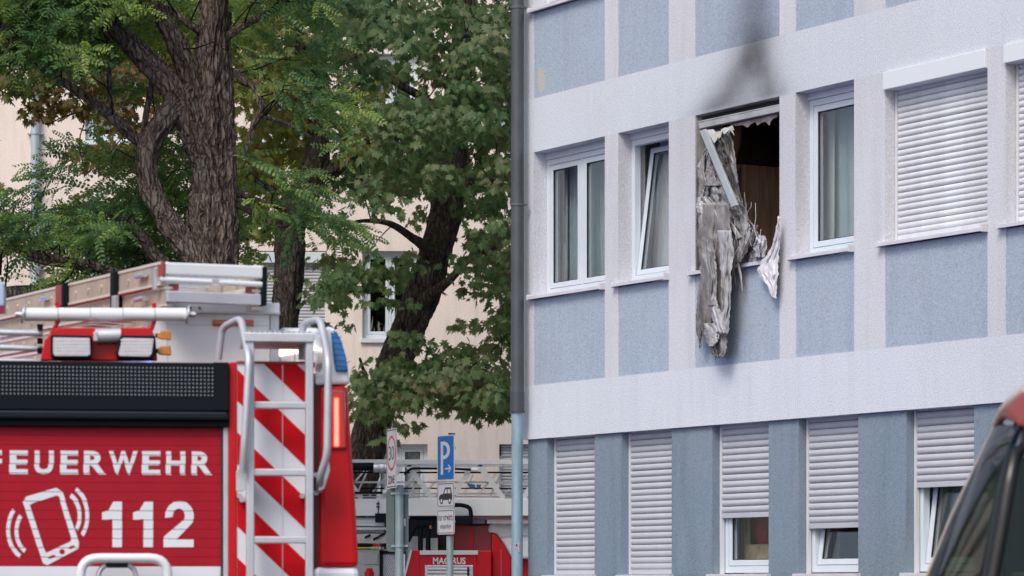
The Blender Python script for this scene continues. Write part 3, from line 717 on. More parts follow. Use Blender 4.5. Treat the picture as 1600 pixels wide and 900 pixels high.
# roller shutter: slats
slz1 = Z(667); slz0 = .95; pitch = .0465
bar_mesh = MB(); xr = X(345); xl = -1.22
prof = [(.003, 0), (.0, .0009), (-.0003, .003), (-.0003, pitch-.003), (.0, pitch-.0009), (.003, pitch)]
vs = []; fs = []
for y, z in prof: vs += [(xl, y, z), (xr, y, z)]
for i in range(len(prof)-1): fs.append((2*i, 2*i+1, 2*i+3, 2*i+2))
slm = MB().add(vs, fs).mesh('slat', M['redslat'])
zwhite = Z(886)
slw = MB().add(vs, fs).mesh('slat', M['whitefoil'])
rs = MB().box(xl, xr, .012, .03, slz0, slz1).build('roller_shutter', M['blackmatte'], eng)
z = slz1 - pitch; grooves = []
while z > slz0:
    grooves.append(z); link_mesh('slat', slw if z+pitch*.5 < zwhite else slm, rs, loc=(0, 0, z)); z -= pitch
rect('white_stripe', M['whitefoil'], -70, 886, 343, 925, -.0025, -.0015, label='white reflective stripe across the foot of the shutter')
# print on the shutter, cut at the slat joints
def cutprint(mb, name, mt):
    me = mb.mesh(name, mt); bm = bmesh.new(); bm.from_mesh(me)
    for gz in grooves:
        for s in (-.0016, .0016):
            gm = bm.verts[:] + bm.edges[:] + bm.faces[:]
            bmesh.ops.bisect_plane(bm, geom=gm, plane_co=(0, 0, gz+s), plane_no=(0, 0, 1))
        kill = [f for f in bm.faces if abs(f.calc_center_median().z-gz) < .0015]
        bmesh.ops.delete(bm, geom=kill, context='FACES')
    # each slat sits a hair to one side, so the print steps at the joints
    for v in bm.verts:
        k = int((slz1 - v.co.z)/pitch + 1e-4); v.co.x += random.Random(k*7+3).uniform(-.0022, .0022)
    bm.to_mesh(me); bm.free()
    o = bpy.data.objects.new(name, me); COL.objects.link(o); o.parent = rs; return o
tx = MB()
for ch, xa_, xb_ in zip('FEUERWEHR', (-26,15,54,94.5,131,170,222,259.5,299.5), (3,44,84,122.5,166,215,251,289.5,332)): put_text(tx, ch, X(xa_), X(xb_), Z(741.5), Z(704.5), -.0028, .035)
cutprint(tx, 'lettering', M['whitefoil'])
tx = MB()
# 112 drawn by hand in a bold grotesque
def pp(mb, pts): 
    q = [TF.pt(x, y, -.0028) for x, y in pts]; mb.add([(p.x, -.0028, p.z) for p in q], [tuple(range(len(q)))])
for dx in (0, 48.5):
    pp(tx, [(178+dx,783),(191+dx,783),(191+dx,855),(176+dx,855),(176+dx,811)]); pp(tx, [(178+dx,783),(176+dx,811),(160+dx,813),(160+dx,801),(170+dx,797)])
two = []
for k in range(0, 13):
    a = R(190-k*18.5); two.append((281+22.5*math.cos(a)*-1*-1, 806-23*math.sin(a)))
out = [(281+22.5*math.cos(R(188-k*18)), 806-23.5*math.sin(R(188-k*18))) for k in range(13)]
inn = [(280+9.5*math.cos(R(188-k*18)), 806-11.5*math.sin(R(188-k*18))) for k in range(13)]
for k in range(12): pp(tx, [out[k], out[k+1], inn[k+1], inn[k]])
pp(tx, [out[12], (276,843), (258,843), (257,838), inn[12]]); pp(tx, [(257,838),(258,843),(303,843),(303,855),(256,855),(256,840)])
cutprint(tx, 'lettering', M['whitefoil'])
# phone pictogram with ringing arcs
ph = MB()
def ring(mb, outer, inner):
    n = len(outer)
    for i in range(n): pp(mb, [outer[i], outer[(i+1)%n], inner[(i+1)%n], inner[i]])
O_ = [(36,784),(40,776),(88,762),(97,768),(124,848),(123,857),(74,883),(67,880)]
I_ = [(47,789),(52,786),(88,774),(92,776),(112,842),(111,846),(72,864),(70,860)]
ring(ph, O_, I_)
def arcband(cx, cy, r0, r1, a0, a1, ell=1.25, n=10):
    for k in range(n):
        b0, b1 = R(a0+(a1-a0)*k/n), R(a0+(a1-a0)*(k+1)/n)
        pp(ph, [(cx+r1*math.cos(b0), cy-ell*r1*math.sin(b0)), (cx+r1*math.cos(b1), cy-ell*r1*math.sin(b1)), (cx+r0*math.cos(b1), cy-ell*r0*math.sin(b1)), (cx+r0*math.cos(b0), cy-ell*r0*math.sin(b0))])
arcband(96, 806, 26, 32, -35, 62); arcband(98, 806, 36, 42, -38, 58)
arcband(56, 830, 27, 33, 140, 236); arcband(52, 828, 36, 42, 140, 238)
cutprint(ph, 'phone_pictogram', M['whitefoil'])
dk = MB()
for (cx, cy, a_, b_) in ((81,870,6,2.5),(97,862,4.5,4.5),(112,855,5,2.5)):
    q = [TF.pt(cx+a_*math.cos(k*.785)+0*b_, cy+b_*math.sin(k*.785)-a_*.35*math.cos(k*.785)*(a_ != b_), -.0034) for k in range(8)]; dk.add([(p.x,-.0034,p.z) for p in q], [tuple(range(8))])
dk.build('pictogram_button', M['redslat'], rs)
ff = MB(); q = [TF.pt(x, y, -.0034) for x, y in [(71,863),(111,845),(112,849),(73,868)]]
# frame strips beside the shutter
rect('shutter_seal', M['blackmatte'], 345, 667, 349, 960, -.012, .2)
rect('guide_strip', M['alumatte'], 349, 667, 357, 960, -.02, .2, .004)
rect('corner_panel', M['red'], 357.5, 566, 370, 960, -.03, .3, .006)
# chevron panel
cx0, cx1, cz0, cz1 = X(370,-.02), X(489,-.02), Z(960,-.02,430), Z(566,-.02,430)
MB().box(cx0, cx1, -.02, .3, cz0, cz1).build('chevron_panel', M['whitefoil'], eng)
chm = mat('red_reflective_foil', (.52,.003,.010), .6, spec=.15, bump=.0006, bscale=260, var=.08, vscale=6)
for k in range(-3, 7):
    y0 = 604 + 98*k
    pts = [TF.pt(x, y, -.022) for x, y in [(360, y0-37), (500, y0+98), (500, y0+147), (360, y0+12)]]
    pl = clip([(p.x, p.z) for p in pts], cx0+.002, cx1-.002, cz0+.002, cz1-.002)
    if len(pl) > 2: MB().prism(pl, -.0225, -.0205).build('chevron_stripe', chm, eng)
for y in (566,): rect('panel_edge', M['rust'], 370, 564.5, 489, 568, -.03, .3, .002)
rect('panel_seam', M['alu'], 441, 570, 442, 960, -.0235, -.0226)
# recess and moulded corner with tail lamp
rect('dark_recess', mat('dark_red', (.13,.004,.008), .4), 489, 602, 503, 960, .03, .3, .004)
m = MB(); polyt(m, [(500,603),(543,602),(549,690),(556,790),(561,886),(500,886)], -.01, .8); m.build('corner_moulding', M['red'], eng, bevel=.025)
m = MB(); polyt(m, [(489,886.5),(561.5,886.5),(564,960),(489,960)], -.012, .8); m.build('white_corner', M['whitefoil'], eng, bevel=.03)
lens = mat('red_lens', (.55,.01,.012), .12, coat=.8)
m = MB(); polyt(m, [(515,608),(539,608),(542,702),(515,702)], -.03, 0); m.build('tail_lamp', lens, eng, bevel=.012)
m = MB(); polyt(m, [(522.5,622),(529,622),(529.5,697),(522.5,697)], -.036, -.029); m.build('lit_strip', mat('lit_red_lamp', (1,.1,.05), .4, emit=(1,.04,.028), estr=9), eng, bevel=.002)
gm = MB()
for k in range(24): 
    p = TF.pt(526, 624+k*3.1, -.04); gm.box(p.x-.022, p.x+.022, -.0335, -.0305, p.z-.0012, p.z+.0012)
gm.build('lens_rib', lens, eng)
m = MB(); polyt(m, [(492,602),(547,600),(545,582),(541,560),(534,532),(524,513),(512,509),(505,515),(503,580),(492,582)], 0, .5); m.build('beacon_housing', M['white'], eng, bevel=.03)
m = MB(); polyt(m, [(517,516),(526,517),(534,533),(541,556),(545,581),(524,581),(520,550)], -.02, .45); m.build('blue_beacon', mat('blue_lens', (.01,.16,.45), .2, coat=.4, var=.6, vscale=11), eng, bevel=.012)
for k in range(6):
    bar_ = MB(); polyt(bar_, [(520+k*.8,524+k*9),(533+k*2.0,526+k*9),(533+k*2.0,528+k*9),(520+k*.8,526+k*9)], -.024, -.019); bar_.build('lens_rib', mat('blue_rib', (.02,.14,.5), .2), eng)
# light bar on the cab roof, hidden by the roof box: its blue light plays over the house on the right
lbm = MB().box(-.9, .9, 6.2, 6.45, zroof-.12, zroof-.02).build('light_bar', M['white'], eng, bevel=.02)
MB().box(-1.2, -.95, 6.2, 6.45, zroof-.12, zroof+.04).build('blue_beacon', mat('lit_blue_lens', (.01,.09,.5), .2, emit=(.05,.2,1), estr=4), eng, bevel=.03)
bl = bpy.data.lights.new('blue_lamp', 'POINT'); bl.energy = 260; bl.color = (.12,.30,1); bl.shadow_soft_size = .12
blo = bpy.data.objects.new('blue_lamp', bl); COL.objects.link(blo); blo.parent = eng; blo.location = (-1.5, 6.3, zroof+.1)
# access ladder
for (a, b) in ((385.5,397.5),(478,490)): rect('ladder_stile', M['alumatte'], a, 522, b, 980, -.20, -.14, .006)
for y in (633, 738, 843.5, 949): rect('ladder_rung', M['alumatte'], 397, y-5.5, 479, y+5.5, -.195, -.145, .006)
rect('platform', M['alu'], 383, 520, 491, 534, -.21, .30, .004)
gr = MB()
for k in range(13): gr.box(X(388+k*8,-.2,520), X(391+k*8,-.2,520), -.2, .28, Z(520,-.21,430)+.001, Z(520,-.21,430)+.012)
gr.build('tread_ridge', M['alu'], eng)
for x0_, y_ in ((391, 760), (484, 760)): rect('ladder_bracket', M['alu'], x0_-5, y_-22, x0_+3, y_+22, -.14, -.02, .004)
# handrails
hr = .0185
tub([(341,562),(347,512),(376,497),(389,560),(385,640),(381,700),(379,738)], hr, [.12,.10,-.02,-.24,-.25,-.25,-.22], 'handrail', M['alumatte'], rr=.045, seg=14)
tub([(472,562),(473,505),(500,498),(513,565),(512,640),(511,712),(500,745),(499,765)], hr, [.14,.12,0,-.24,-.25,-.25,-.20,-.1], 'handrail', M['alumatte'], rr=.05, seg=14)
m = MB(); polyt(m, [(381,712),(387,720),(387,762),(379,768),(369,768),(369,738)], -.15, -.13); m.build('handrail_bracket', M['alu'], eng, bevel=.003)
m = MB(); polyt(m, [(513,712),(516,735),(507,764),(498,768),(498,738)], -.15, -.13); m.build('handrail_bracket', M['alu'], eng, bevel=.003)
for (x_, y_) in ((374,775),(378,781),(472,775),(494,742),(494,770)): 
    p = TF.pt(x_, y_, -.05); MB().tube([(p.x, -.06, p.z), (p.x, -.03, p.z)], .013, 10).build('bolt', M['alu'], eng)
tub([(126,960),(126,872),(262,872),(262,960)], .024, -.12, 'lifting_handle', M['white'], rr=.09, seg=14)
tub([(152,960),(154,882),(212,882),(215,960)], .013, -.09, 'inner_handle', M['alu'], rr=.07, seg=12)
tub([(165,882),(200,882)], .017, -.09, 'handle_grip', M['blackmatte'], curve=False)
# roof lamp bracket
lt = .02
m = MB(); polyt(m, [(63,563),(70,530),(88,512),(236,512),(243,527),(246,563)], lt+.02, lt+.08); m.build('lamp_bracket', M['red'], eng, bevel=.006)
for sx, pts in ((0, [(80,522),(88,508),(93,497),(91,481),(88,473)]), (1, [(236,516),(240,505),(243,494),(242,482),(240,474)])):
    tub(pts, .011, lt+.03, 'bracket_arm', M['red'], rr=.03)
lampface = mat('lamp_lens', (.52,.52,.56), .25, bump=.003, bscale=160, var=.12, vscale=40)
for (q, fpts) in (([(79,523),(144,524),(144,557),(139,560),(84,560),(79,556)], [(83,527),(140,528),(141,553),(137,556),(86,556),(83,552)]),
                  ([(188,524),(243,524),(242,556),(237,561),(184,560),(181,552)], [(192,528),(240,529),(237,553),(232,557),(187,556),(185,552)])):
    m = MB(); polyt(m, q, lt-.07, lt+.02); wlm = m.build('work_lamp', M['black'], eng, bevel=.008)
    m = MB(); polyt(m, fpts, lt-.074, lt-.068); m.build('lamp_lens', lampface, wlm)
    m = MB(); 
    xa, xb = min(p[0] for p in fpts)+3, max(p[0] for p in fpts)-3
    for k in range(12):
        for j in range(5):
            p = TF.pt(xa+(xb-xa)*(k+.5)/12, 531+j*5.2, lt-.076); m.box(p.x-.004, p.x+.004, lt-.0765, lt-.0745, p.z-.004, p.z+.004)
    o = m.build('lamp_cell', mat('lamp_cell', (.66,.66,.72), .2), wlm)
p0, p1 = TF.pt(149, 524, lt-.05), TF.pt(189, 523, lt-.05)
MB().tube([(p0.x, lt-.02, p0.z), (p1.x, lt-.02, p1.z)], .036, 20).build('camera_drum', M['alumatte'], eng, bevel=.006)
rect('drum_saddle', mat('grey_saddle', (.45,.45,.46), .6), 146, 518, 153, 533, lt-.06, lt+.0, .004)
# roller bar over the roof edge
pz0, pz1 = TF.pt(36, 491, lt+.02), TF.pt(296, 491.5, lt+.02)
def rollbar(xa, xb, r, name, mt): 
    a, b = TF.pt(xa, 491, lt+.02), TF.pt(xb, 491.5, lt+.02); MB().tube([(a.x, lt+.02, a.z), (b.x, lt+.02, b.z)], r, 24).build(name, mt, eng, bevel=.003)
for a_, b_ in ((38,90.5),(91.5,140.5),(141.5,191.5),(192.5,241.5),(242.5,291)): rollbar(a_, b_, .0335, 'roller', M['white'])
for xx in (36, 293): rollbar(xx-1.5, xx+1.5, .048, 'roller_disc', M['alu'])
rollbar(24, 306, .010, 'roller_axle', M['alu']); rollbar(25, 34, .016, 'axle_nut', M['alu']); rollbar(296, 304, .016, 'axle_nut', M['alu'])
# amber lamps
amb = mat('amber_lens', (.55,.20,.02), .25, coat=.5, var=.2, vscale=40)
for y in (524, 548):
    m = MB(); polyt(m, [(246,y-5),(252,y-7),(267,y-8),(268,y+7),(252,y+6),(246,y+4)], lt, lt+.05); m.build('amber_lamp', amb, eng, bevel=.006)
    m = MB(); polyt(m, [(243,y-3),(247,y-3),(247,y+3),(243,y+3)], lt+.01, lt+.03); m.build('lamp_stalk', M['black'], eng)
    for k in range(4):
        m = MB(); polyt(m, [(251+k*4,y-7.5),(252.2+k*4,y-7.5),(252.2+k*4,y+6.5),(251+k*4,y+6.5)], lt-.004, lt+.0); m.build('lens_rib', amb, eng)
# silver roof box
boxm = mat('silver_box', (.66,.71,.74), .45, metal=.1, var=.06, vscale=3)
rect('roof_box', boxm, 238, 489, 422, 575, .45, 1.9, .006)
rect('roof_box', mat('grey_box_edge', (.42,.46,.52), .5, metal=.3), 422.5, 490, 436, 575, .44, 1.9, .004)
rect('box_lid', boxm, 240, 472, 437, 488, .42, 1.95, .006)
rect('lid_edge', M['alumatte'], 238, 486.5, 438, 489.5, .415, 1.9, .002)
rect('box_seam', M['alumatte'], 262, 507.5, 420, 508.5, .447, .4495)
rect('box_seam', M['alumatte'], 261, 490, 262, 565, .447, .4495)
for x_ in (298, 312, 405): p = TF.pt(x_, 481, .41); MB().tube([(p.x, .41, p.z), (p.x, .43, p.z)], .006, 8).build('rivet', M['blackmatte'], eng)
org = mat('orange_marker', (.50,.13,.07), .4)
p0, p1 = TF.pt(332, 504, .43), TF.pt(396, 504.5, .43)
MB().tube([(p0.x, .44, p0.z), (p1.x, .44, p1.z)], .016, 14).build('orange_marker', org, eng, bevel=.006)
rect('deck_panel', boxm, 380, 533, 418, 570, .5, 1.2, .004)
for (a, b) in ((418.5,437),(438,460),(461,484),(485,500)): rect('deck_panel', boxm, a, 530, b, 567, .52, 1.1, .004)
rect('deck_top', boxm, 437, 512, 500, 530, .6, 1.6, .02)
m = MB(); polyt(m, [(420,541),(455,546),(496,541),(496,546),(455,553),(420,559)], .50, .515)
m.build('glowing_strip', mat('glowing_white', (1,.95,.85), .4, emit=(1,.94,.84), estr=1.5), eng)  # white emissive strip across the deck panels
rect('lamp_post', M['white'], 466, 537, 476, 566, .44, .48, .008)
# rails and tubes on the left of the roof
for (ya, yb, r_) in ((517,521,.016),(540,545,.015),(562,564,.010)):
    a, b = TF.pt(-80, ya, .2), TF.pt(67, yb, .2); MB().tube([(a.x, .2, a.z), (b.x, .2, b.z)], r_, 12).build('roof_rail', M['alumatte'], eng)
for y in (511, 533, 548): rect('rail_clamp', M['black'], 58, y-5, 67, y+3, .16, .24, .003)
rect('blue_locker', mat('pale_blue_locker', (.35,.50,.66), .5), -60, 440, 7, 478, .9, 1.4, .01)

# ---- ladders lying on the engine's roof
LY = 16.25
lo = Vector(((252-800)/5000*LY, LY, CAMZ + (920-411)/5000*LY))
LF = Frame(lo, R(22), pitch=R(1.7))
def ladder_thing(label): 
    return root('roof_ladder', LF.M, label, 'ladder', 'ladders stowed on the fire engine roof')
wood = mat('warm_aluminium', (.50,.42,.34), .5, metal=.25, var=.16, vscale=4)
brightedge = mat('bright_edge', (.80,.70,.62), .35, metal=.3)
lwd = X(413, LY-TY)-X(253, LY-TY)
LW = (413-252)/5000*LY*1.03
def rails(th, ztop, depth, x0, x1, y0, y1):
    for xx in (x0, x1):
        s = 1 if xx == x0 else -1
        MB().box(xx, xx+.022*s, y0, y1, ztop-depth, ztop).build('rail', wood, th, bevel=.003)
        MB().box(xx-.006*s, xx+.04*s, y0, y1, ztop-.006, ztop+.008).build('rail_flange', brightedge, th)
        MB().box(xx-.006*s, xx+.04*s, y0, y1, ztop-depth-.008, ztop-depth+.004).build('rail_flange', brightedge, th)
    n = int((y1-y0)/.28)
    for k in range(n):
        y = y0+.35+k*.28
        if y > y1-.1: break
        MB().tube([(x0-.006, y, ztop-depth*.5), (x1+.006, y, ztop-depth*.5)], .014, 10).build('rung', M['alu'], th)
        MB().box(x0-.010, x0-.001, y-.008, y+.008, ztop-depth*.72, ztop-depth*.28).build('rung_cap', wood, th)
la = ladder_thing('upper aluminium ladder with red clamp lying on the fire engine roof')
rails(la, 0.0, .105, 0, LW, .0, 5.2)
MB().box(.012, LW-.002, -.03, .05, -.062, .004).build('end_beam', M['white'], la, bevel=.01)
MB().box(-.002, .011, -.035, .06, -.07, .006).build('beam_cap', M['rust'], la)
MB().tube([(-.01, -.02, -.085), (.26, -.02, -.088)], .0145, 14).build('end_roller', M['white'], la)
MB().tube([(.30, -.02, -.089), (LW-.01, -.02, -.091)], .0145, 14).build('end_roller', M['white'], la)
MB().tube([(-.03, -.02, -.086), (LW+.02, -.02, -.091)], .005, 8).build('roller_axle', M['alu'], la)
MB().box(LW-.012, LW+.012, -.04, .09, -.2, -.002).build('end_plate', M['black'], la, bevel=.004)
for q in (.05, LW-.08): MB().box(q, q+.04, -.01, .04, -.135, -.103).build('red_block', M['rust'], la)
MB().box(-.02, .02, .05, .1, -.135, -.02).build('hook', M['alu'], la, bevel=.004)
lb = ladder_thing('lower aluminium ladder nested under the upper one on the fire engine roof')
rails(lb, -.125, .085, .02, LW-.02, -.01, 5.0)
MB().box(.02, LW-.02, -.045, .0, -.2, -.142).build('end_beam', M['alumatte'], lb, bevel=.006)
MB().tube([(.0,.05,-.116),(.0,4.9,-.116)], .006, 8).build('red_rope', M['rust'], la)
MB().box(-.03, .035, .82, .90, -.19, .012).build('clamp', M['black'], la, bevel=.008)
MB().box(-.032, -.005, .80, .86, -.2, -.12).build('clamp', M['alu'], la, bevel=.004)
MB().box(-.03, .02, 1.95, 2.10, -.115, .006).build('red_clamp', M['rust'], la, bevel=.004)
MB().box(-.034, .024, 1.90, 1.945, -.12, .012).build('clamp', M['black'], la, bevel=.004)
for (y, dz_) in ((.28,-.045),(2.35,-.05),(.30,-.165)): MB().tube([(-.02,y-.05,dz_),(-.02,y+.12,dz_)], .014, 8).build('latch', M['alu'], la)
# lower stack of ladders further left
lc = root('roof_ladder', LF.M @ Matrix.Translation((-.16, 1.0, -.02)), 'bottom ladder of the stack with pale rails at the left on the fire engine roof', 'ladder', 'ladders stowed on the fire engine roof')
rails(lc, -.26, .07, .02, LW-.02, .2, 4.0); rails(lc, -.36, .06, .02, LW-.02, .2, 4.0)

# ================================================================== turntable ladder truck behind
KY = 41.0
KF = Frame(Vector(((690-800)/5000*KY, KY, 0)), 0)
lad = root('ladder_truck', KF.M, 'turntable ladder fire truck with silver lattice ladder, parked side on behind the street signs', 'fire engine')
def kr(name, mt, x0, y0, x1, y1, t0=0, t1=.5, bevel=0, **k):
    a, b = KF.pt(x0, y0, t0), KF.pt(x1, y1, t0); return MB().box(a.x, b.x, t0, t1, b.z, a.z).build(name, mt, lad, bevel=bevel, **k)
def kp(name, mt, pts, t0=0, t1=.3, bevel=0):
    m = MB(); q = [KF.pt(x, y, t0) for x, y in pts]; m.prism([(p.x, p.z) for p in q], t0, t1); return m.build(name, mt, lad, bevel=bevel)
def kb(name, mt, p0, p1, wpx, t0, t1):
    a = Vector(p0); b = Vector(p1); d = (b-a).normalized(); nn = Vector((-d.y, d.x))*wpx/2
    return kp(name, mt, [tuple(a+nn), tuple(b+nn), tuple(b-nn), tuple(a-nn)], t0, t1)
def kt(name, mt, pts, r, t):
    P = [KF.pt(x, y, t) for x, y in pts]; return MB().tube(arc(P, 5, .06), r, 10).build(name, mt, lad)
silv = mat('ladder_silver', (.62,.63,.62), .5, metal=.0, var=.08)
whb = mat('ladder_beam', (.72,.74,.73), .5, metal=.0, var=.05)
XR = 960
for side, t in ((0, 0.0), (1, .75)):
    kr('top_rail', silv, 420, 718, XR, 726, t, t+.05, .006)
    kr('box_beam', whb, 420, 779, XR, 806 if side == 0 else 790, t, t+.09, .008)
    x = 415
    while x < XR-50:
        kb('lattice_strut', silv, (x, 727), (x+39, 779), 8, t+.01, t+.045)
        kb('lattice_strut', silv, (x+112-12, 727), (x+70, 779), 7.5, t+.012, t+.043); x += 111
kr('top_rail_shadow_lip', M['alumatte'], 420, 726.5, XR, 729, .01, .05)
for k, (y, hh) in enumerate(((737,2.5),(752,3),(762,2),(770,2.5),(775,2))):
    kr('inner_rail', [M['black'], silv, M['black'], silv, M['alumatte']][k], 430, y, XR, y+hh, .14+.08*k, .17+.08*k)
for k in range(26):
    x = 430+k*21; kb('inner_strut', [silv, M['alumatte'], whb][k % 3], (x, 775), (x+34 if k % 2 else x+18, 736), 2.6, .22+.07*(k % 5), .24+.07*(k % 5))
kp('blue_cover', mat('blue_plastic', (.03,.22,.36), .5), [(729,755),(742,757),(744,765),(734,763)], .3, .32); kp('blue_cover', mat('blue_plastic2', (.03,.22,.36), .5), [(744,757),(752,757),(750,764),(745,765)], .3, .32)
kt('hose', M['black'], [(430,729),(584,729)], .052, -.06)
for (a_, b_, r_) in ((584,592,.06),(593,600,.068),(601,607,.062)): kt('hose_coupling', M['alu'], [(a_,731),(b_,731)], r_, -.06)
kt('cable', M['black'], [(632,742),(641,732),(700,732),(738,734)], .016, -.03); kt('cable_end', M['white'], [(736,734),(747,734)], .028, -.03)
kt('cable', M['black'], [(430,770),(598,770)], .016, -.03); kt('cable_end', M['white'], [(598,769),(604,769)], .03, -.03)
# superstructure under the ladder
kr('turntable', M['alumatte'], 430, 809, 600, 832, .2, 1.6); kr('silver_deck', whb, 430, 812, 600, 822, .1, .2, .006)
kr('silver_deck', silv, 430, 824, 606, 828, .08, .2); kr('deck_plate', mat('pale_plate', (.50,.48,.47), .5, var=.2, vscale=6), 430, 834, 604, 849, .06, .3, .006)
kr('warning_strip', M['black'], 430, 850, 600, 854, .05, .3); kr('yellow_strip', mat('yellow_paint', (.55,.42,.05), .5), 430, 855, 592, 857, .05, .3); kr('red_strip', M['red'], 583, 851, 594, 854, .045, .05)
kr('winch_box', M['black'], 586, 802, 604, 816, -.05, .2, .006)
kt('cable', M['black'], [(591,783),(591,802)], .006, -.01); kr('hinge', M['blackmatte'], 588, 786, 593, 788, -.02, 0); kr('hinge', M['blackmatte'], 588, 791, 593, 793, -.02, 0)
for (x, y) in ((575,838),(588,841),(597,836)): kt('catch', M['black'], [(x-5,y+2),(x+4,y-2)], .015, .03)
kr('cabinet', mat('grey_cabinet', (.40,.42,.42), .55, var=.12, vscale=5), 430, 858, 594, 1010, .1, 2.0, .01)
kr('cabinet_door', mat('grey_door', (.34,.37,.38), .5), 568, 866, 591, 882, .085, .1, .008)
kr('cabinet_frame', M['black'], 593, 862, 598, 1010, .05, .6); kr('cabinet_frame', M['black'], 593, 860, 632, 865, .05, .6)
tread = mat('tread_plate', (.33,.35,.35), .5, metal=.3, var=.3, vscale=30)
kr('tread_panel', tread, 598, 866, 622, 1010, .1, .6); tm = MB()
for i in range(7):
    for j in range(10):
        p = KF.pt(600+i*3.4+(j%2)*1.6, 869+j*3.4, .095); tm.box(p.x-.005, p.x+.005, .094, .099, p.z-.01, p.z+.01)
tm.build('tread_ridge', M['alu'], lad)
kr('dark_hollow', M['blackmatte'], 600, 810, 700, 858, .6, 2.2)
kr('grey_tank', mat('grey_tank', (.48,.49,.50), .55, var=.2, vscale=6), 636, 838, 656, 861, .3, .6, .01)
kr('white_panel', whb, 656, 841, 684, 861, .35, .6, .006)
for pts in ([(657,860),(657,824),(661,820)], [(669,860),(669,824),(665,820)]): kt('black_bracket', M['black'], pts, .032, .1)
kt('black_bracket', M['black'], [(637,846),(648,824),(656,818),(674,818)], .032, .08); kr('black_bracket', M['black'], 648, 812, 678, 822, .05, .2, .01)
kr('lamp_bar', M['black'], 700, 806, 738, 820, -.12, .1, .02); kr('lamp_bar', M['black'], 640, 806, 700, 812, .1, .2, .01)
kt('grab_rail', M['black'], [(700,789),(722,789),(735,793),(736,808)], .028, -.1)
kr('marker_lamp', mat('amber_marker', (.5,.1,.03), .4), 671, 821, 674, 826, .0, .05)
# cab
kp('cab', M['red'], [(712,812),(757,813),(XR,813),(XR,1010),(700,1010),(700,830)], .35, 2.6, .03)
kr('cab_window_recess', mat('deep_red', (.25,.008,.012), .35, coat=.3), 700, 822, 767, 860, .25, .36)
kp('cab_rib', M['red'], [(734,824),(741,824),(738,860),(731,860)], .22, .26); kp('cab_rib', M['red'], [(705,824),(711,824),(709,860),(703,860)], .22, .26)
kp('white_wing', M['white'], [(764,818),(772,815),(XR,815),(XR,873),(800,873),(788,852),(776,834),(763,832)], .2, .34, .03)
kp('wing_line', M['alumatte'], [(782,838),(797,836),(830,836),(830,838.5),(797,838.5),(783,841)], .19, .2)
kp('side_panel', M['red'], [(768,834),(776,836),(788,853),(799,874),(799,1010),(768,1010)], .15, .3, .02)
kr('red_post', M['red'], 745, 860, 768, 1010, .0, .4, .012); kr('red_post_strip', mat('pale_red', (.5,.06,.06), .4), 782, 858, 784, 1010, .14, .15)
kr('upper_strip', mat('pale_pink_trim', (.50,.28,.28), .5), 720, 806, XR, 812, .1, 1.6, .006)
kr('cab_window', mat('cab_window', (.06,.09,.18), .15), 714, 812, 758, 818, .06, .1); kr('cab_window', mat('cab_window_pale', (.45,.38,.42), .2), 761, 812, XR, 818, .06, .1)
kr('name_panel', M['red'], 656, 866, 745, 1010, .0, .4, .006)
kr('panel_trim', silv, 656, 860, 747, 867, -.03, .4, .006)
kp('slanted_panel', M['red'], [(643,860),(656,860),(656,1010),(604,1010),(628,905)], .0, .4, .006)
kp('slanted_trim', silv, [(641,859),(644,860),(606,1010),(602,1010)], -.02, .3)
m = MB(); a, b = KF.pt(676.5, 881.5, -.004), KF.pt(727.5, 871, -.004); put_text(m, 'MAGIRUS', a.x, b.x, a.z, b.z, -.004, .025); m.build('lettering', M['white'], lad)
kr('shutter_frame', M['alu'], 664, 883, 739, 1010, -.01, .3, .004)
shb = kr('roller_shutter', M['blackmatte'], 668, 886, 734, 1010, -.012, .2)
pa, pb2 = KF.pt(668, 886, -.015), KF.pt(734, 886, -.015); zz = pa.z-.048; me = slat_mesh(pb2.x-pa.x, .044, mat('silver_slat', (.55,.56,.57), .45, metal=.2))
while zz > 1.0: link_mesh('slat', me, shb, loc=(pa.x, -.015, zz)); zz -= .045
kr('shutter_seal', M['black'], 730, 886, 733, 1010, -.03, -.02)
kt('pressure_bottle', M['red'], [(577,1010),(577,893)], .062, -.2); kt('bottle_neck', M['red'], [(577,893),(577,889)], .045, -.2); kt('bottle_cap', M['red'], [(573,890),(582,890)], .022, -.2)
MB().box(-6, 6, .3, 2.4, .5, 1.1).build('chassis', M['blackmatte'], lad)
ty2 = MB().tube([(0,-.15,0),(0,.15,0)], .5, 24).mesh('tyre', M['blackmatte'])
for xx in (-4, 3.5): 
    for yy in (.4, 2.2): link_mesh('wheel', ty2, lad, loc=(xx, yy, .5))

# ================================================================== street signs
SY = 38.0
def sheet(fr_, pts, y, th=0): return [(p[0], p[1]) for p in pts]
def rrect(x0, x1, z0, z1, r, n=4):
    out = []
    for cx, cz, a0 in ((x1-r, z1-r, 0), (x0+r, z1-r, 90), (x0+r, z0+r, 180), (x1-r, z0+r, 270)):
        for k in range(n+1): a = R(a0+90*k/n); out.append((cx+r*math.cos(a), cz+r*math.sin(a)))
    return out
def flat(mb, pts, y):
    a = sum(pts[i][0]*pts[(i+1)%len(pts)][1]-pts[(i+1)%len(pts)][0]*pts[i][1] for i in range(len(pts)))
    if a < 0: pts = pts[::-1]
    return mb.add([(x, y, z) for x, z in pts], [tuple(range(len(pts)))])
def ell(cx, cz, rx, rz, n=36): return [(cx+rx*math.cos(2*math.pi*k/n), cz+rz*math.sin(2*math.pi*k/n)) for k in range(n)]
def ringflat(mb, cx, cz, r0, r1, y, n=36):
    a, b = ell(cx, cz, r0, r0, n), ell(cx, cz, r1, r1, n)
    for k in range(n): flat(mb, [a[k], a[(k+1)%n], b[(k+1)%n], b[k]], y)
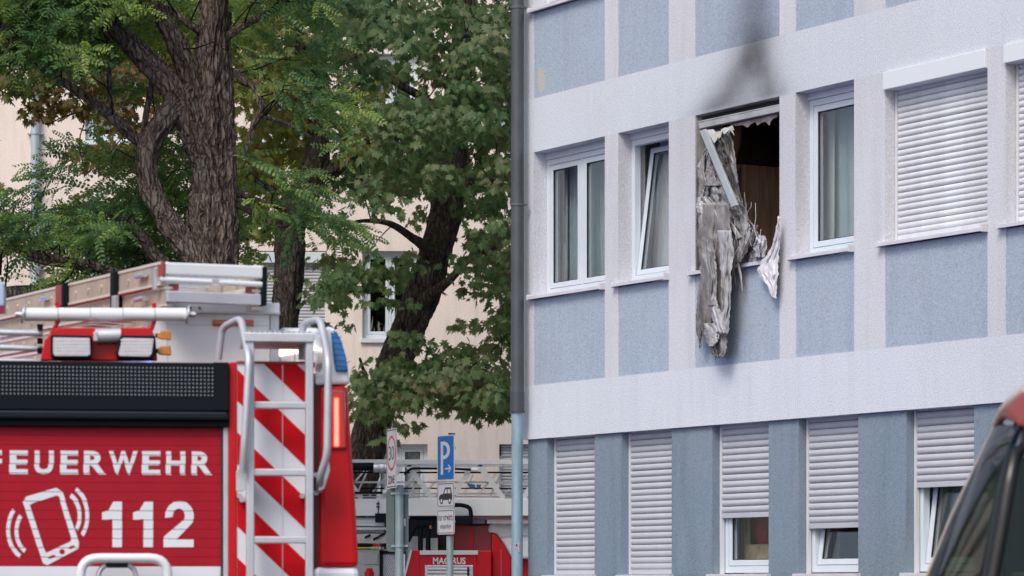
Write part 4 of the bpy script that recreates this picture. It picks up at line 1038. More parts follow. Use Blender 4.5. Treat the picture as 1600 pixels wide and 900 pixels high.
signw = mat('sign_white', (.66,.66,.70), .4, var=.05); signblk = mat('sign_black', (.03,.03,.04), .5); signred = mat('sign_red', (.55,.02,.03), .4); signblue = mat('sign_blue', (.01,.16,.50), .35, var=.06)
galv = mat('galvanised_pole', (.33,.42,.44), .5, metal=.3, var=.15, vscale=5); signback = mat('sign_back_grey', (.13,.17,.17), .55, var=.12, vscale=3)
# parking sign
px_ = lambda x: (x-800)/5000*SY
sz = lambda y: CAMZ+(920-y)/5000*SY
def sign_root(x, label, cat, name):
    return root(name, Matrix.Translation((px_(x), SY, 0)), label, cat)
def plates(sr, ang):
    """a turned holder frame for the plates: parts keep the post as parent"""
    return Matrix.Rotation(ang, 4, 'Z')
def put(mb, name, mt, parent, mx): 
    o = mb.build(name, mt, parent); o.matrix_local = mx; return o
s1 = sign_root(703, 'blue parking sign with right arrow above two small white plates on a grey post', 'sign', 'parking_sign')
MB().tube([(0,0,0),(0,0,sz(835)-.02)], .042, 18).build('pole', galv, s1)
mx = Matrix.Rotation(R(-55), 4, 'Z')
hw = .0
wP = (712.5-685)/5000*SY/math.cos(R(55))/2
yy0 = -.06
def sb_(z0, z1, w_): 
    m = MB(); m.prism(rrect(-w_, w_, z0, z1, .03), yy0, yy0+.006); return m
cx_off = -(703-699)/5000*SY/math.cos(R(55))*.5
z0, z1 = sz(751), sz(680)
mxo = mx
put(sb_(z0, z1, wP), 'sign_plate', signw, s1, mxo)
m = MB(); flat(m, rrect(-wP+.012, wP-.012, z0+.012, z1-.012, .022), yy0-.001); put(m, 'sign_face', signblue, s1, mxo)
m = MB()
hP = z1-z0
def uz(v): return z0+hP*v
def ux(u): return -wP+2*wP*u
flat(m, [(ux(.22),uz(.13)),(ux(.36),uz(.13)),(ux(.36),uz(.86)),(ux(.22),uz(.86))], yy0-.003)
cxp, czp = ux(.40), uz(.665)
rr1, rr0 = hP*.195, hP*.115
aa = [(cxp+rr1*1.25*math.cos(R(90-k*15)), czp+rr1*math.sin(R(90-k*15))) for k in range(13)]; bb_ = [(cxp+rr0*1.15*math.cos(R(90-k*15)), czp+rr0*math.sin(R(90-k*15))) for k in range(13)]
for k in range(12): flat(m, [aa[k], aa[k+1], bb_[k+1], bb_[k]], yy0-.003)
flat(m, [(ux(.36),czp+rr0),(cxp,czp+rr0),(cxp,czp+rr1),(ux(.36),czp+rr1)], yy0-.003); flat(m, [(ux(.36),czp-rr1),(cxp,czp-rr1),(cxp,czp-rr0),(ux(.36),czp-rr0)], yy0-.003)
flat(m, [(ux(.46),uz(.245)),(ux(.82),uz(.245)),(ux(.82),uz(.275)),(ux(.46),uz(.275))], yy0-.003)
for s in (1, -1): flat(m, [(ux(.84),uz(.26)),(ux(.70),uz(.26+s*.085)),(ux(.64),uz(.26+s*.085)),(ux(.76),uz(.26))], yy0-.003)
put(m, 'lettering', signw, s1, mxo)
z0b, z1b = sz(793), sz(754); put(sb_(z0b, z1b, wP), 'sign_plate', signw, s1, mxo)
def border(z0_, z1_):
    m = MB(); o_, i_ = rrect(-wP+.012, wP-.012, z0_+.012, z1_-.012, .02), rrect(-wP+.02, wP-.02, z0_+.02, z1_-.02, .015)
    for k in range(len(o_)): flat(m, [o_[k], o_[(k+1)%len(o_)], i_[(k+1)%len(o_)], i_[k]], yy0-.002)
    return m
put(border(z0b, z1b), 'sign_border', signblk, s1, mxo)
m = MB(); h = z1b-z0b
car = [(.12,.30),(.12,.44),(.20,.52),(.36,.55),(.46,.80),(.80,.80),(.86,.55),(.88,.50),(.88,.30)]
flat(m, [(-wP+2*wP*u, z0b+h*v) for u, v in car], yy0-.002)
for u in (.26, .74): flat(m, ell(-wP+2*wP*u, z0b+h*.27, wP*.19, h*.14, 16), yy0-.0025)
put(m, 'car_pictogram', signblk, s1, mxo)
m = MB()
for q in ([(.42,.56),(.49,.73),(.58,.73),(.58,.56)], [(.62,.56),(.62,.73),(.76,.73),(.80,.56)]): flat(m, [(-wP+2*wP*u, z0b+h*v) for u, v in q], yy0-.003)
for u in (.26, .74): flat(m, ell(-wP+2*wP*u, z0b+h*.27, wP*.10, h*.075, 14), yy0-.004)
put(m, 'car_pictogram', signw, s1, mxo)
z0c, z1c = sz(835), sz(796); put(sb_(z0c, z1c, wP), 'sign_plate', signw, s1, mxo); put(border(z0c, z1c), 'sign_border', signblk, s1, mxo)
h = z1c-z0c; m = MB(); put_text(m, 'nur vorwärts', -wP*.82, wP*.82, z0c+h*.55, z0c+h*.82, yy0-.002, .0); put(m, 'lettering', signblk, s1, mxo); m = MB(); put_text(m, 'einparken', -wP*.62, wP*.62, z0c+h*.16, z0c+h*.44, yy0-.002, .0); put(m, 'lettering', signblk, s1, mxo)
MB().box(-.02, .06, -.02, .02, sz(680), sz(676.5)).build('bracket', mat('dark_bracket', (.10,.03,.06), .5), s1)
for y in (700, 730, 775, 815): put(MB().box(-.05, .05, yy0+.006, .05, sz(y)-.012, sz(y)+.012), 'clamp', M['zinc'], s1, mxo)
# zone sign
s2 = sign_root(624, 'white speed zone sign seen almost edge on above the grey back of another sign', 'sign', 'zone_sign')
MB().tube([(0,0,0),(0,0,sz(758))], .050, 18).build('pole', galv, s2)
mx2 = Matrix.Translation((-.035,0,0)) @ Matrix.Rotation(R(-74), 4, 'Z')
wZ = .245; z0, z1 = sz(763), sz(670); yy0 = -.06
m = MB(); m.prism(rrect(-wZ, wZ, z0, z1, .03), yy0, yy0+.006); put(m, 'sign_plate', signw, s2, mx2)
m = MB(); o_, i_ = rrect(-wZ+.012, wZ-.012, z0+.012, z1-.012, .02), rrect(-wZ+.024, wZ-.024, z0+.024, z1-.024, .015)
for k in range(len(o_)): flat(m, [o_[k], o_[(k+1)%len(o_)], i_[(k+1)%len(o_)], i_[k]], yy0-.002)
put(m, 'sign_border', signblk, s2, mx2)
cz = z1-.29; m = MB(); ringflat(m, 0, cz, .21, .178, yy0-.002); put(m, 'red_ring', signred, s2, mx2)
m = MB(); put_text(m, '30', -.125, .125, cz-.085, cz+.085, yy0-.002, .0); put(m, 'lettering', signblk, s2, mx2); m = MB(); put_text(m, 'ZONE', -.16, .16, z0+.05, z0+.15, yy0-.002, .02); put(m, 'lettering', signblk, s2, mx2)
m = MB(); m.prism(rrect(px_(603)-px_(624), px_(638)-px_(624), sz(862), sz(764), .05), .055, .063); m.build('sign_back', signback, s2)
m = MB(); m.prism(rrect(px_(603)-px_(624)+.09, px_(603)-px_(624)+.10, sz(858), sz(768), .004), .04, .054); m.build('back_rib', signback, s2)
MB().box(px_(630.5)-px_(624), px_(633.5)-px_(624), .04, .055, sz(822), sz(810)).build('label_plate', signw, s2)
for y in (771, 853):
    MB().tube([(0,0,sz(y)-.016),(0,0,sz(y)+.016)], .062, 18).build('clamp', M['zinc'], s2); MB().box(-.10, .10, .03, .056, sz(y)-.012, sz(y)+.012).build('clamp', M['zinc'], s2)

# ================================================================== van at the right edge
VY = 10.0
VF = Frame(Vector((W(1577, 900, VY).x, VY, 0)), R(-3))
van = root('parked_van', VF.M, 'dark red parked van cut off by the right edge of the picture', 'van')
vp = lambda x, y, t: VF.pt(x, y, t)
WD = 1.55
def vquad(name, mt, pts, th=.02, bevel=0):
    v = [vp(*p) for p in pts]; n = (v[1]-v[0]).cross(v[2]-v[0]).normalized()
    if n.y > 0: n = -n; v = v[::-1]
    k = len(v); m = MB(); m.add(v + [q - n*th for q in v], [tuple(range(k)), tuple(range(2*k-1, k-1, -1))] + [(i, i+k, (i+1)%k+k, (i+1)%k) for i in range(k)])
    return m.build(name, mt, van, bevel=bevel)
vred = mat('van_red_paint', (.26,.028,.012), .4, spec=.25); vblk = mat('van_black_trim', (.008,.007,.007), .3)
beige = mat('champagne_trim', (.50,.42,.37), .35, metal=.4)
vglass = glass('van_glass', (.22,.27,.23), .2, .05)
# windscreen between far and near pillar
far = [(1556,667,WD),(1520,742,WD),(1487,812,WD),(1452,898,WD-.04),(1400,1010,WD-.1)]
near = [(1600,665,.12),(1578,720,.05),(1566,790,.02),(1550,890,0),(1535,1000,-.02)]
vs = []; fs = []
nu = 10
for j in range(5):
    A, B = vp(*far[j]), vp(*near[j])
    for i in range(nu+1):
        u = i/nu; p = A*(1-u)+B*u; p.x -= .10*math.sin(math.pi*u)*(.35+.2*j/4) * .6; vs.append(p)
for j in range(4):
    for i in range(nu): a = j*(nu+1)+i; fs.append((a, a+1, a+nu+2, a+nu+1))
o = MB().add(vs, fs, True).build('windscreen', vglass, van); so = o.modifiers.new('t', 'SOLIDIFY'); so.thickness = .006
P = [vp(x, y, t) for x, y, t in [(1583,631,WD-.25),(1571,643,WD-.1),(1558,665,WD),(1520,742,WD),(1487,812,WD),(1452,898,WD-.04),(1400,1010,WD-.1)]]
MB().tube(P, [.012,.015,.014,.012,.012,.012,.012], 12).build('far_pillar', beige, van)
MB().tube([p_+Vector((-.004,-.012,.004)) for p_ in (vp(1603,611,WD-.3), vp(1583,630,WD-.25), vp(1570,644,WD-.1), vp(1557,665,WD))], [.022,.024,.020,.012], 12).build('roof_edge_highlight', mat('pale_roof_highlight', (.62,.55,.52), .3, metal=.2), van)  # pale tube paints the white highlight along the roof's edge
MB().tube([q+Vector((.028,-.02,0)) for q in P[2:]], .020, 12).build('pillar_trim', vblk, van)
P = [vp(x, y, t) for x, y, t in [(1640,690,.25),(1600,700,.1),(1583,712,.05),(1574,760,.03),(1562,830,.01),(1549,900,0),(1532,1000,-.02)]]
MB().tube(P, [.02,.022,.026,.027,.027,.027,.03], 14, flat=.8).build('near_pillar', vblk, van)
# roof
vs = []; fs = []
prof = [(1572,643,-.0),(1583,626,0),(1600,612,0),(1625,601,0),(1680,592,0),(1900,585,0),(2400,590,0)]
base = [vp(x, y, WD-.2) for x, y, _ in prof]
for j, p in enumerate(base):
    for i in range(13):
        u = i/12; yv = (WD-.1) + (-.05-(WD-.1))*u; crown = -.10*(2*u-1)**4
        sx = .16*math.sin(math.pi*u)*0
        vs.append((p.x+ (.02 if j < 2 else 0) + .03*u, yv, p.z + crown - .0*u))
for j in range(len(base)-1):
    for i in range(12): a = j*13+i; fs.append((a, a+1, a+14, a+13))
o = MB().add(vs, fs, True).build('roof', vred, van); so = o.modifiers.new('t', 'SOLIDIFY'); so.thickness = .02
far_r = [(1557,665,WD),(1571,643,WD-.1),(1583,629,WD-.2),(1600,612,WD-.3),(1640,598,WD-.35),(1720,590,WD-.35)]
near_r = [(1597,666,.13),(1602,662,.15),(1608,660,.18),(1620,657,.2),(1650,654,.24),(1720,650,.28)]
vs = []; fs = []
for A, B in zip(far_r, near_r):
    A, B = vp(*A), vp(*B)
    for i in range(11):
        u = i/10; p = A*(1-u)+B*u; p.z += .05*math.sin(math.pi*u)*.6; p.x -= .02*math.sin(math.pi*u); vs.append(p)
for j in range(5):
    for i in range(10): a = j*11+i; fs.append((a, a+1, a+12, a+11))
o = MB().add(vs, fs, True).build('roof_front', vred, van); so = o.modifiers.new('t', 'SOLIDIFY'); so.thickness = .015
# side: window and door
vquad('side_window', vglass, [(1586,716,.06),(1760,700,.06),(1760,1000,0),(1540,1000,-.01)], .006)
vquad('roof_side', vblk, [(1598,668,.14),(1800,648,.14),(1800,700,.07),(1590,708,.07)], .02)
vquad('header_trim', vblk, [(1592,704,.065),(1780,694,.065),(1780,706,.058),(1588,716,.058)], .03)
b0 = vp(1532, 1000, 0)
MB().box(b0.x-.9, b0.x+3.8, .02, WD+.08, .35, b0.z-.005).build('body', vred, van, bevel=.08)
MB().box(b0.x+2.0, b0.x+3.7, .06, WD+.02, b0.z, b0.z+.42).build('rear_body', vred, van, bevel=.05)
seatm = mat('seat_fabric', (.12,.10,.06), .9, var=.3, vscale=10)
MB().box(b0.x+.55, b0.x+.75, .2, .7, b0.z-.6, b0.z+.22).build('seat', seatm, van, bevel=.06); MB().box(b0.x+.55, b0.x+.75, .95, 1.4, b0.z-.6, b0.z+.22).build('seat', seatm, van, bevel=.06)
MB().box(b0.x+.6, b0.x+.7, .33, .55, b0.z+.24, b0.z+.40).build('headrest', seatm, van, bevel=.04)
MB().box(b0.x+.02, b0.x+.4, .1, WD-.1, b0.z-.1, b0.z+.02).build('dashboard', M['blackmatte'], van, bevel=.03)
ty3 = MB().tube([(0,-.1,0),(0,.1,0)], .34, 24).mesh('tyre', M['blackmatte'])
for xx in (b0.x-.2, b0.x+2.9):
    for yy in (.1, WD): link_mesh('wheel', ty3, van, loc=(xx, yy, .34))
# ================================================================== trees
def catmull(pts, per=8):
    P = [np.array(p, float) for p in pts]; P = [2*P[0]-P[1]] + P + [2*P[-1]-P[-2]]; out = []
    for i in range(1, len(P)-2):
        for k in range(per):
            t = k/per; a, b, c, d = P[i-1], P[i], P[i+1], P[i+2]
            out.append(.5*((2*b)+(-a+c)*t+(2*a-5*b+4*c-d)*t*t+(-a+3*b-3*c+d)*t**3))
    out.append(P[-2]); return out
def limb(name, pts, mt, parent, seg=20, per=10, rough=.12, furrow=10, seed=0, org=Vector((0,0,0))):
    """pts: (x_px, y_px, width_px, Y) traced along a limb; built with furrowed bark relief"""
    n3 = []
    for x, y, w_, Y in pts:
        p = W(x, y, Y); n3.append((p.x, p.y, p.z, w_/2/5000*Y))
    C_ = catmull(n3, per); vs = []; fs = []; ridge = []
    n = len(C_)
    L = 0; up = Vector((0,-1,0)); prev = None
    for i, c in enumerate(C_):
        p = Vector(c[:3]); q = Vector(C_[min(i+1, n-1)][:3]); o_ = Vector(C_[max(i-1, 0)][:3]); t = (q-o_).normalized()
        if prev is not None: L += (p-prev).length
        prev = p
        u = t.cross(up); 
        if u.length < .05: u = t.cross(Vector((1,0,0)))
        u.normalize(); w_ = u.cross(t).normalized()
        for k in range(seg):
            a = 2*math.pi*k/seg; dv = u*math.cos(a)+w_*math.sin(a)
            tw = L*.5+seed
            f = noise.noise(Vector((math.cos(a)*furrow*.6+noise.noise(Vector((L*2,a,seed)))*.9, math.sin(a)*furrow*.6, L*1.9+seed*3)))
            f2 = noise.noise(Vector((math.cos(a)*furrow*1.3, math.sin(a)*furrow*1.3, L*5+seed*5)))
            lum = noise.noise(Vector((math.cos(a)*1.2, math.sin(a)*1.2, L*1.3+seed)))
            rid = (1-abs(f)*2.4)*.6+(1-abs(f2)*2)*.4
            f3 = noise.noise(Vector((math.cos(a)*furrow*2.2, math.sin(a)*furrow*2.2, L*12+seed)))
            r = c[3]*(1+rough*.85*(rid-.6)+rough*.25*f3+.22*lum)
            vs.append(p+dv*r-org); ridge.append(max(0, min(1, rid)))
    for i in range(n-1):
        for k in range(seg):
            k2 = (k+1) % seg; fs.append((i*seg+k, i*seg+k2, (i+1)*seg+k2, (i+1)*seg+k))
    fs.append(tuple(range(seg))[::-1]); fs.append(tuple(range((n-1)*seg, n*seg)))
    o = MB().add(vs, fs, True).build(name, mt, parent)
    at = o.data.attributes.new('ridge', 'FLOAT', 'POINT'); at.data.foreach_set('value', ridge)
    return o, [(Vector(c[:3]), c[3]) for c in C_]

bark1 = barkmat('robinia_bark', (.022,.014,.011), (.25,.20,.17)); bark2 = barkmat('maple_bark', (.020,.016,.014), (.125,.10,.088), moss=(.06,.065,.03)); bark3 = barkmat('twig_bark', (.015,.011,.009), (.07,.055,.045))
RY = 36.0
rt = root('robinia_tree', Matrix.Translation((W(335,500,RY).x, RY, 0)), 'big gnarled tree with deeply furrowed forked trunk and feathery leaves behind the fire engine', 'tree')
RO = rt.matrix_world.translation.copy()
segs_r = []
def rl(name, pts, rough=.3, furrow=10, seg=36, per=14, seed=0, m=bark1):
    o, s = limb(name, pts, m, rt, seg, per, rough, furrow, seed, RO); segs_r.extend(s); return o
RL_ = [(333,980,98,RY),(331,700,92,RY),(331,520,86,RY),(331,420,80,RY),(333,360,76,RY),(333,300,68,RY),(331,240,61,RY),(330,180,58,RY),(330,110,50,RY),(332,60,48,RY),(335,10,43,RY),(340,-60,40,RY+.1),(352,-160,34,RY+.2)]
rl('trunk', RL_, .34, 13, 90, 34, 1)
rl('limb', [(355,420,32,RY-.02),(356,330,33,RY-.02),(354,240,30,RY-.02),(352,150,26,RY),(349,80,22,RY+.1),(352,20,20,RY+.2)], .4, 9, 50, 24, 12)
rl('limb', [(330,280,20,RY+.1),(325,230,36,RY+.05),(318,190,40,RY-.05),(303,150,36,RY-.1),(288,100,32,RY-.15),(270,58,30,RY-.2),(250,20,27,RY-.25),(235,-30,25,RY-.3),(215,-110,20,RY-.3)], .32, 9, 50, 20, 2)
rl('limb', [(328,330,20,RY+.1),(322,270,40,RY),(310,225,46,RY-.1),(290,178,44,RY-.15),(262,130,40,RY-.2),(228,92,36,RY-.25),(195,60,32,RY-.3),(165,30,26,RY-.35),(130,-10,20,RY-.5),(80,-60,14,RY-.6)], .34, 9, 50, 20, 3)
rl('limb', [(318,425,40,RY-.25),(294,392,38,RY-.32),(268,356,36,RY-.36),(246,318,34,RY-.38),(231,274,34,RY-.38),(232,232,36,RY-.34),(250,196,38,RY-.28),(276,166,38,RY-.2),(300,140,34,RY-.1),(318,110,22,RY+.1)], .32, 9, 54, 22, 4)
rl('limb', [(240,236,20,RY-.3),(222,224,21,RY-.3),(196,202,19,RY-.35),(165,174,17,RY-.4),(132,150,15,RY-.45),(98,128,14,RY-.5),(62,104,12,RY-.55),(38,98,10,RY-.6),(12,101,6,RY-.7),(-30,96,4,RY-.8)], .2, 6, 30, 16, 5)
rl('limb', [(176,181,9,RY-.3),(172,150,9,RY-.2),(170,110,8,RY-.1),(168,60,7,RY)], .15, 5, 16, 10, 6)
rl('limb', [(223,222,9,RY-.1),(228,180,10,RY),(236,130,9,RY+.1),(238,80,8,RY+.2)], .15, 5, 16, 10, 7)
rl('limb', [(262,412,18,RY-.1),(240,398,22,RY-.1),(222,372,20,RY-.15),(206,352,16,RY-.2),(184,340,12,RY-.25),(165,330,8,RY-.3),(120,332,5,RY-.35)], .25, 6, 30, 12, 8)
rl('limb', [(300,450,22,RY-.1),(220,440,18,RY-.2),(160,420,17,RY-.3),(110,411,17,RY-.35),(70,405,18,RY-.4),(42,397,16,RY-.4),(22,385,11,RY-.45),(10,368,6,RY-.5),(0,350,4,RY-.5)], .3, 6, 34, 14, 9)
rl('limb', [(220,462,16,RY-.3),(160,455,18,RY-.3),(90,453,20,RY-.4),(20,458,22,RY-.5),(-40,466,22,RY-.6)], .25, 6, 30, 10, 10)
rl('limb', [(345,140,20,RY+.1),(366,112,13,RY+.1),(378,126,12,RY+.1),(396,134,11,RY+.1),(404,154,12,RY+.1),(412,172,13,RY+.1),(402,184,10,RY+.1),(392,208,8,RY+.1),(384,236,5,RY+.1),(380,262,3,RY+.1)], .4, 6, 28, 12, 11)
rl('limb', [(340,70,20,RY),(312,48,14,RY-.1),(285,30,11,RY-.2),(262,10,9,RY-.2)], .2, 6, 26, 10, 13)
rl('limb', [(350,60,16,RY),(380,40,12,RY),(420,20,10,RY-.1),(470,-10,8,RY-.2)], .2, 6, 26, 10, 14)
rl('limb', [(368,302,10,RY-.05),(400,312,9,RY-.1),(430,322,7,RY-.15),(470,330,5,RY-.2)], .15, 5, 14, 10, 15, bark3)
rl('limb', [(368,320,8,RY-.05),(400,335,7,RY-.1),(432,352,5,RY-.15),(460,352,3,RY-.2)], .15, 5, 14, 10, 16, bark3)
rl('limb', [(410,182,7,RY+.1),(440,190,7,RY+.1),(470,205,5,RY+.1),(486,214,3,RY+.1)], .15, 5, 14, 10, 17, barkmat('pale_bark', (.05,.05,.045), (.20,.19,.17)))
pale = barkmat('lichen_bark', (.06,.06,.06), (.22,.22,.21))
rl('limb', [(30,-30,30,RY-1.2),(22,5,24,RY-1.2),(10,40,20,RY-1.2),(-8,80,16,RY-1.2),(-20,120,14,RY-1.2)], .2, 6, 26, 10, 18, pale)
rl('limb', [(14,30,6,RY-1.3),(17,60,5,RY-1.3),(12,76,4,RY-1.3),(2,92,3,RY-1.3)], .15, 5, 12, 10, 19, pale)
rl('limb', [(40,97,3.5,RY-.7),(52,88,3,RY-.7),(66,74,3,RY-.7),(80,66,2.5,RY-.7),(92,70,2,RY-.7)], .15, 5, 10, 10, 20, pale)
rl('limb', [(68,108,3.5,RY-.6),(64,88,4,RY-.6),(70,72,3.5,RY-.6),(84,66,3,RY-.6)], .15, 5, 10, 10, 21, bark3)
rl('limb', [(112,140,2.5,RY-.6),(132,170,2,RY-.65),(100,182,2,RY-.7),(72,194,2,RY-.7),(62,180,1.5,RY-.7)][::-1], .1, 5, 8, 8, 22, bark3)
rl('limb', [(3,340,7,RY-.5),(2,380,6,RY-.5),(0,430,5,RY-.5)], .15, 5, 14, 8, 23, bark3)

MY2, MY3 = 44.0, 46.5
t2 = root('maple_tree', Matrix.Translation((W(452,500,MY2).x, MY2, 0)), 'upright maple with dark forked trunk directly right of the robinia', 'tree', 'maples in front of the cream building')
O2 = t2.matrix_world.translation.copy(); segs2 = []
t3 = root('maple_tree', Matrix.Translation((W(555,900,MY3).x, MY3, 0)), 'leaning maple with bare slanting trunk and dense dark crown beside the grey building', 'tree', 'maples in front of the cream building')
O3 = t3.matrix_world.translation.copy(); segs3 = []
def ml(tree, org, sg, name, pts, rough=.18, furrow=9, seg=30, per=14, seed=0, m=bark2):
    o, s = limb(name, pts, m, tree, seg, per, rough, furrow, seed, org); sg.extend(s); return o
Y = MY2
ml(t2, O2, segs2, 'trunk', [(436,980,58,Y),(440,700,52,Y),(443,560,46,Y),(446,500,44,Y),(449,450,44,Y),(450,410,46,Y),(453,370,46,Y),(460,335,44,Y),(470,305,42,Y),(484,275,40,Y),(495,245,36,Y),(496,205,30,Y),(491,165,26,Y),(484,125,24,Y),(470,90,22,Y),(462,40,20,Y),(455,-40,18,Y)], .22, 12, 56, 24, 31)
ml(t2, O2, segs2, 'limb', [(478,308,32,Y),(500,284,27,Y),(520,266,22,Y),(540,252,19,Y),(556,240,15,Y-.2),(575,220,12,Y-.4),(600,180,9,Y-.7)], .2, 9, 36, 16, 32)
ml(t2, O2, segs2, 'limb', [(486,130,20,Y),(468,108,18,Y+.1),(446,92,15,Y+.2),(420,84,12,Y+.3),(380,60,10,Y+.4),(330,30,8,Y+.5),(250,10,6,Y+.5)], .2, 8, 30, 14, 33)
ml(t2, O2, segs2, 'limb', [(430,300,12,Y+.4),(380,270,10,Y+.6),(300,240,8,Y+.8),(220,200,6,Y+.9),(140,170,4,Y+1),(90,190,3,Y+1)], .2, 6, 16, 12, 34)
ml(t2, O2, segs2, 'limb', [(440,340,10,Y+.2),(380,372,8,Y+.4),(280,352,6,Y+.6),(200,345,4,Y+.7)], .2, 6, 16, 12, 35)
Y = MY3
ml(t3, O3, segs3, 'trunk', [(535,980,66,Y),(550,820,62,Y),(566,730,58,Y),(580,680,56,Y),(594,630,54,Y-.05),(612,585,53,Y-.1),(630,535,52,Y-.1),(650,480,52,Y-.15),(668,435,52,Y-.2),(680,395,50,Y-.2),(692,350,50,Y-.2),(700,315,50,Y-.2),(706,270,46,Y-.1),(712,200,40,Y),(716,120,34,Y),(722,40,28,Y),(728,-60,24,Y)], .18, 12, 60, 24, 41)
ml(t3, O3, segs3, 'limb', [(686,400,24,Y-.3),(650,375,14,Y-.7),(610,350,10,Y-1.1),(570,345,6,Y-1.4),(535,352,4,Y-1.6)], .2, 6, 18, 12, 42)
ml(t3, O3, segs3, 'limb', [(660,470,22,Y-.4),(700,440,13,Y-.8),(740,400,10,Y-1),(790,380,7,Y-1.2)], .2, 6, 18, 12, 43)
ml(t3, O3, segs3, 'limb', [(704,300,24,Y-.3),(740,280,16,Y-.6),(780,278,12,Y-.9),(830,282,9,Y-1)], .2, 6, 22, 12, 44)
ml(t3, O3, segs3, 'limb', [(612,590,18,Y-.4),(660,575,9,Y-.9),(710,570,7,Y-1.2),(760,580,5,Y-1.4),(800,600,4,Y-1.5)], .2, 6, 16, 12, 45)
ml(t3, O3, segs3, 'limb', [(590,640,14,Y-.4),(575,600,7,Y-.8),(562,560,4,Y-1.1)], .2, 6, 14, 12, 46)
ml(t3, O3, segs3, 'limb', [(712,210,22,Y-.2),(670,160,15,Y-.7),(620,130,11,Y-1.1),(560,90,8,Y-1.5),(510,70,6,Y-1.7)], .2, 6, 22, 12, 47)
ml(t3, O3, segs3, 'limb', [(716,130,22,Y),(750,80,15,Y-.3),(790,30,10,Y-.6)], .2, 6, 22, 12, 48)
ml(t3, O3, segs3, 'limb', [(640,228,3.5,Y-2.2),(662,240,3,Y-2.2),(692,256,3,Y-2.2),(712,268,2,Y-2.2)], .1, 5, 10, 8, 49, pale)
ml(t3, O3, segs3, 'limb', [(716,-20,4,Y-2.2),(718,5,3.5,Y-2.2),(730,28,3,Y-2.2),(733,48,2,Y-2.2)], .1, 5, 10, 8, 50, pale)

# ---- leaves
def maple_leaf():
    h = [(0,0),(.12,-.10),(.38,-.10),(.23,.10),(.62,.16),(.40,.31),(.56,.60),(.22,.44),(.26,.70),(.11,.66),(0,1.0)]
    vs = []; 
    for s in (1, -1):
        for (x, y) in h: vs.append((x*s*.92, y, -.28*abs(x) - .10*y*y))
    return np.array(vs, float), [tuple(range(11)), tuple(range(21, 10, -1))]
def pinnate_leaf():
    vs = []; fs = []
    n = 7
    def pos(t): return (0, t, -.30*t*t)
    for k in range(n):
        t = .12+.82*k/(n-1); L = .17*(1-.45*abs(t-.5)); 
        for s in (1, -1):
            c = pos(t); b = len(vs); wv = .052
            d = (s*.95, .32); q = (-d[1]*s, d[0]*s)
            pts = [(0,0),(L*.35,wv),(L*.8,wv*.85),(L,0),(L*.8,-wv*.85),(L*.35,-wv)]
            for (a, bb2) in pts: vs.append((d[0]*a - d[1]*bb2*s, c[1]+d[1]*a + abs(d[0])*bb2, c[2]-.35*a+ .02*math.sin(k*2.1+s)))
            fs.append(tuple(range(b, b+6)) if s > 0 else tuple(range(b+5, b-1, -1)))
    b = len(vs); vs += [(-.006,0,0),(.006,0,0),(.004,.5,-.075),(-.004,.5,-.075),(.002,.98,-.29),(-.002,.98,-.29)]; fs += [(b,b+1,b+2,b+3),(b+3,b+2,b+4,b+5)]
    b = len(vs); L = .16; c = pos(.97); vs += [(0,.95,c[2]),(.04,1.0,c[2]-.02),(.03,1.08,c[2]-.05),(0,1.13,c[2]-.07),(-.03,1.08,c[2]-.05),(-.04,1.0,c[2]-.02)]; fs.append(tuple(range(b,b+6)))
    return np.array(vs, float), fs
def leafmesh(name, base, Ms, mt):
    bv, bf = base; nv = len(bv); n = len(Ms)
    if n == 0: return None
    A = np.array([[list(r) for r in m] for m in Ms])
    co = np.einsum('nij,vj->nvi', A[:, :3, :3], bv) + A[:, None, :3, 3]
    me = bpy.data.meshes.new(name)
    loops = np.concatenate([np.array(f) for f in bf]); sizes = np.array([len(f) for f in bf]); nl = len(loops)
    me.vertices.add(n*nv); me.vertices.foreach_set('co', co.reshape(-1))
    me.loops.add(n*nl); me.loops.foreach_set('vertex_index', (loops[None, :] + np.arange(n)[:, None]*nv).reshape(-1))
    me.polygons.add(n*len(bf)); st = np.concatenate([[0], np.cumsum(sizes)[:-1]])
    me.polygons.foreach_set('loop_start', (st[None, :] + np.arange(n)[:, None]*nl).reshape(-1))
    me.materials.append(mt); me.update(calc_edges=True); me.validate(); return me
def orient(tip, nrm, s, p):
    y = tip.normalized(); z = (nrm - y*nrm.dot(y)); 
    if z.length < 1e-4: z = Vector((0,-1,.1))
    z.normalize(); x = y.cross(z); m = Matrix(((x.x*s, y.x*s, z.x*s, p.x), (x.y*s, y.y*s, z.y*s, p.y), (x.z*s, y.z*s, z.z*s, p.z), (0,0,0,1))); return m

G3 = random.Random(11)
MG = ["77777888888999999999",
      "77778888888999999999",
      "66556656689999989999",
      "54245556788978899999",
      "20135445688999999999",
      "00036543588999999999",
      "00012300478889999999",
      "00000010567876999998",
      "00001000565554458899",
      "00022110024454336899",
      "00000000000256645689",
      "00000000000356534679",
      "00000000000022102579",
      "00000000000000001467",
      "00000000000000268998",
      "00000000000000589987",
      "00000000000000132100",
      "00000000000000010000"]
RG = ["99998888754356542000",
      "99998886543347764100",
      "34555443222256776410",
      "00122222112134665300",
      "00001111000123322000",
      "00002232100012221000",
      "00024665421133442000",
      "00355665421134542000",
      "24466775420033454000",
      "47666654300011200000",
      "24555677500000000000",
      "00114653000000000000"]
bare = [ # places where the photograph shows bare wall, window or trunk: (x0,y0,x1,y1,keep)
    (600,90,686,146,.03),(535,290,700,385,.18),(560,450,612,535,.3),(640,300,725,520,.25),(575,500,660,600,.15),(552,640,610,720,.15),
    (400,395,512,520,.12),(0,140,48,330,.0),(0,135,110,330,.25),(120,180,180,225,.2),(430,330,480,520,.25),(475,190,540,320,.35),(560,65,605,105,.3),(500,470,700,520,.5),(690,655,800,720,0)]
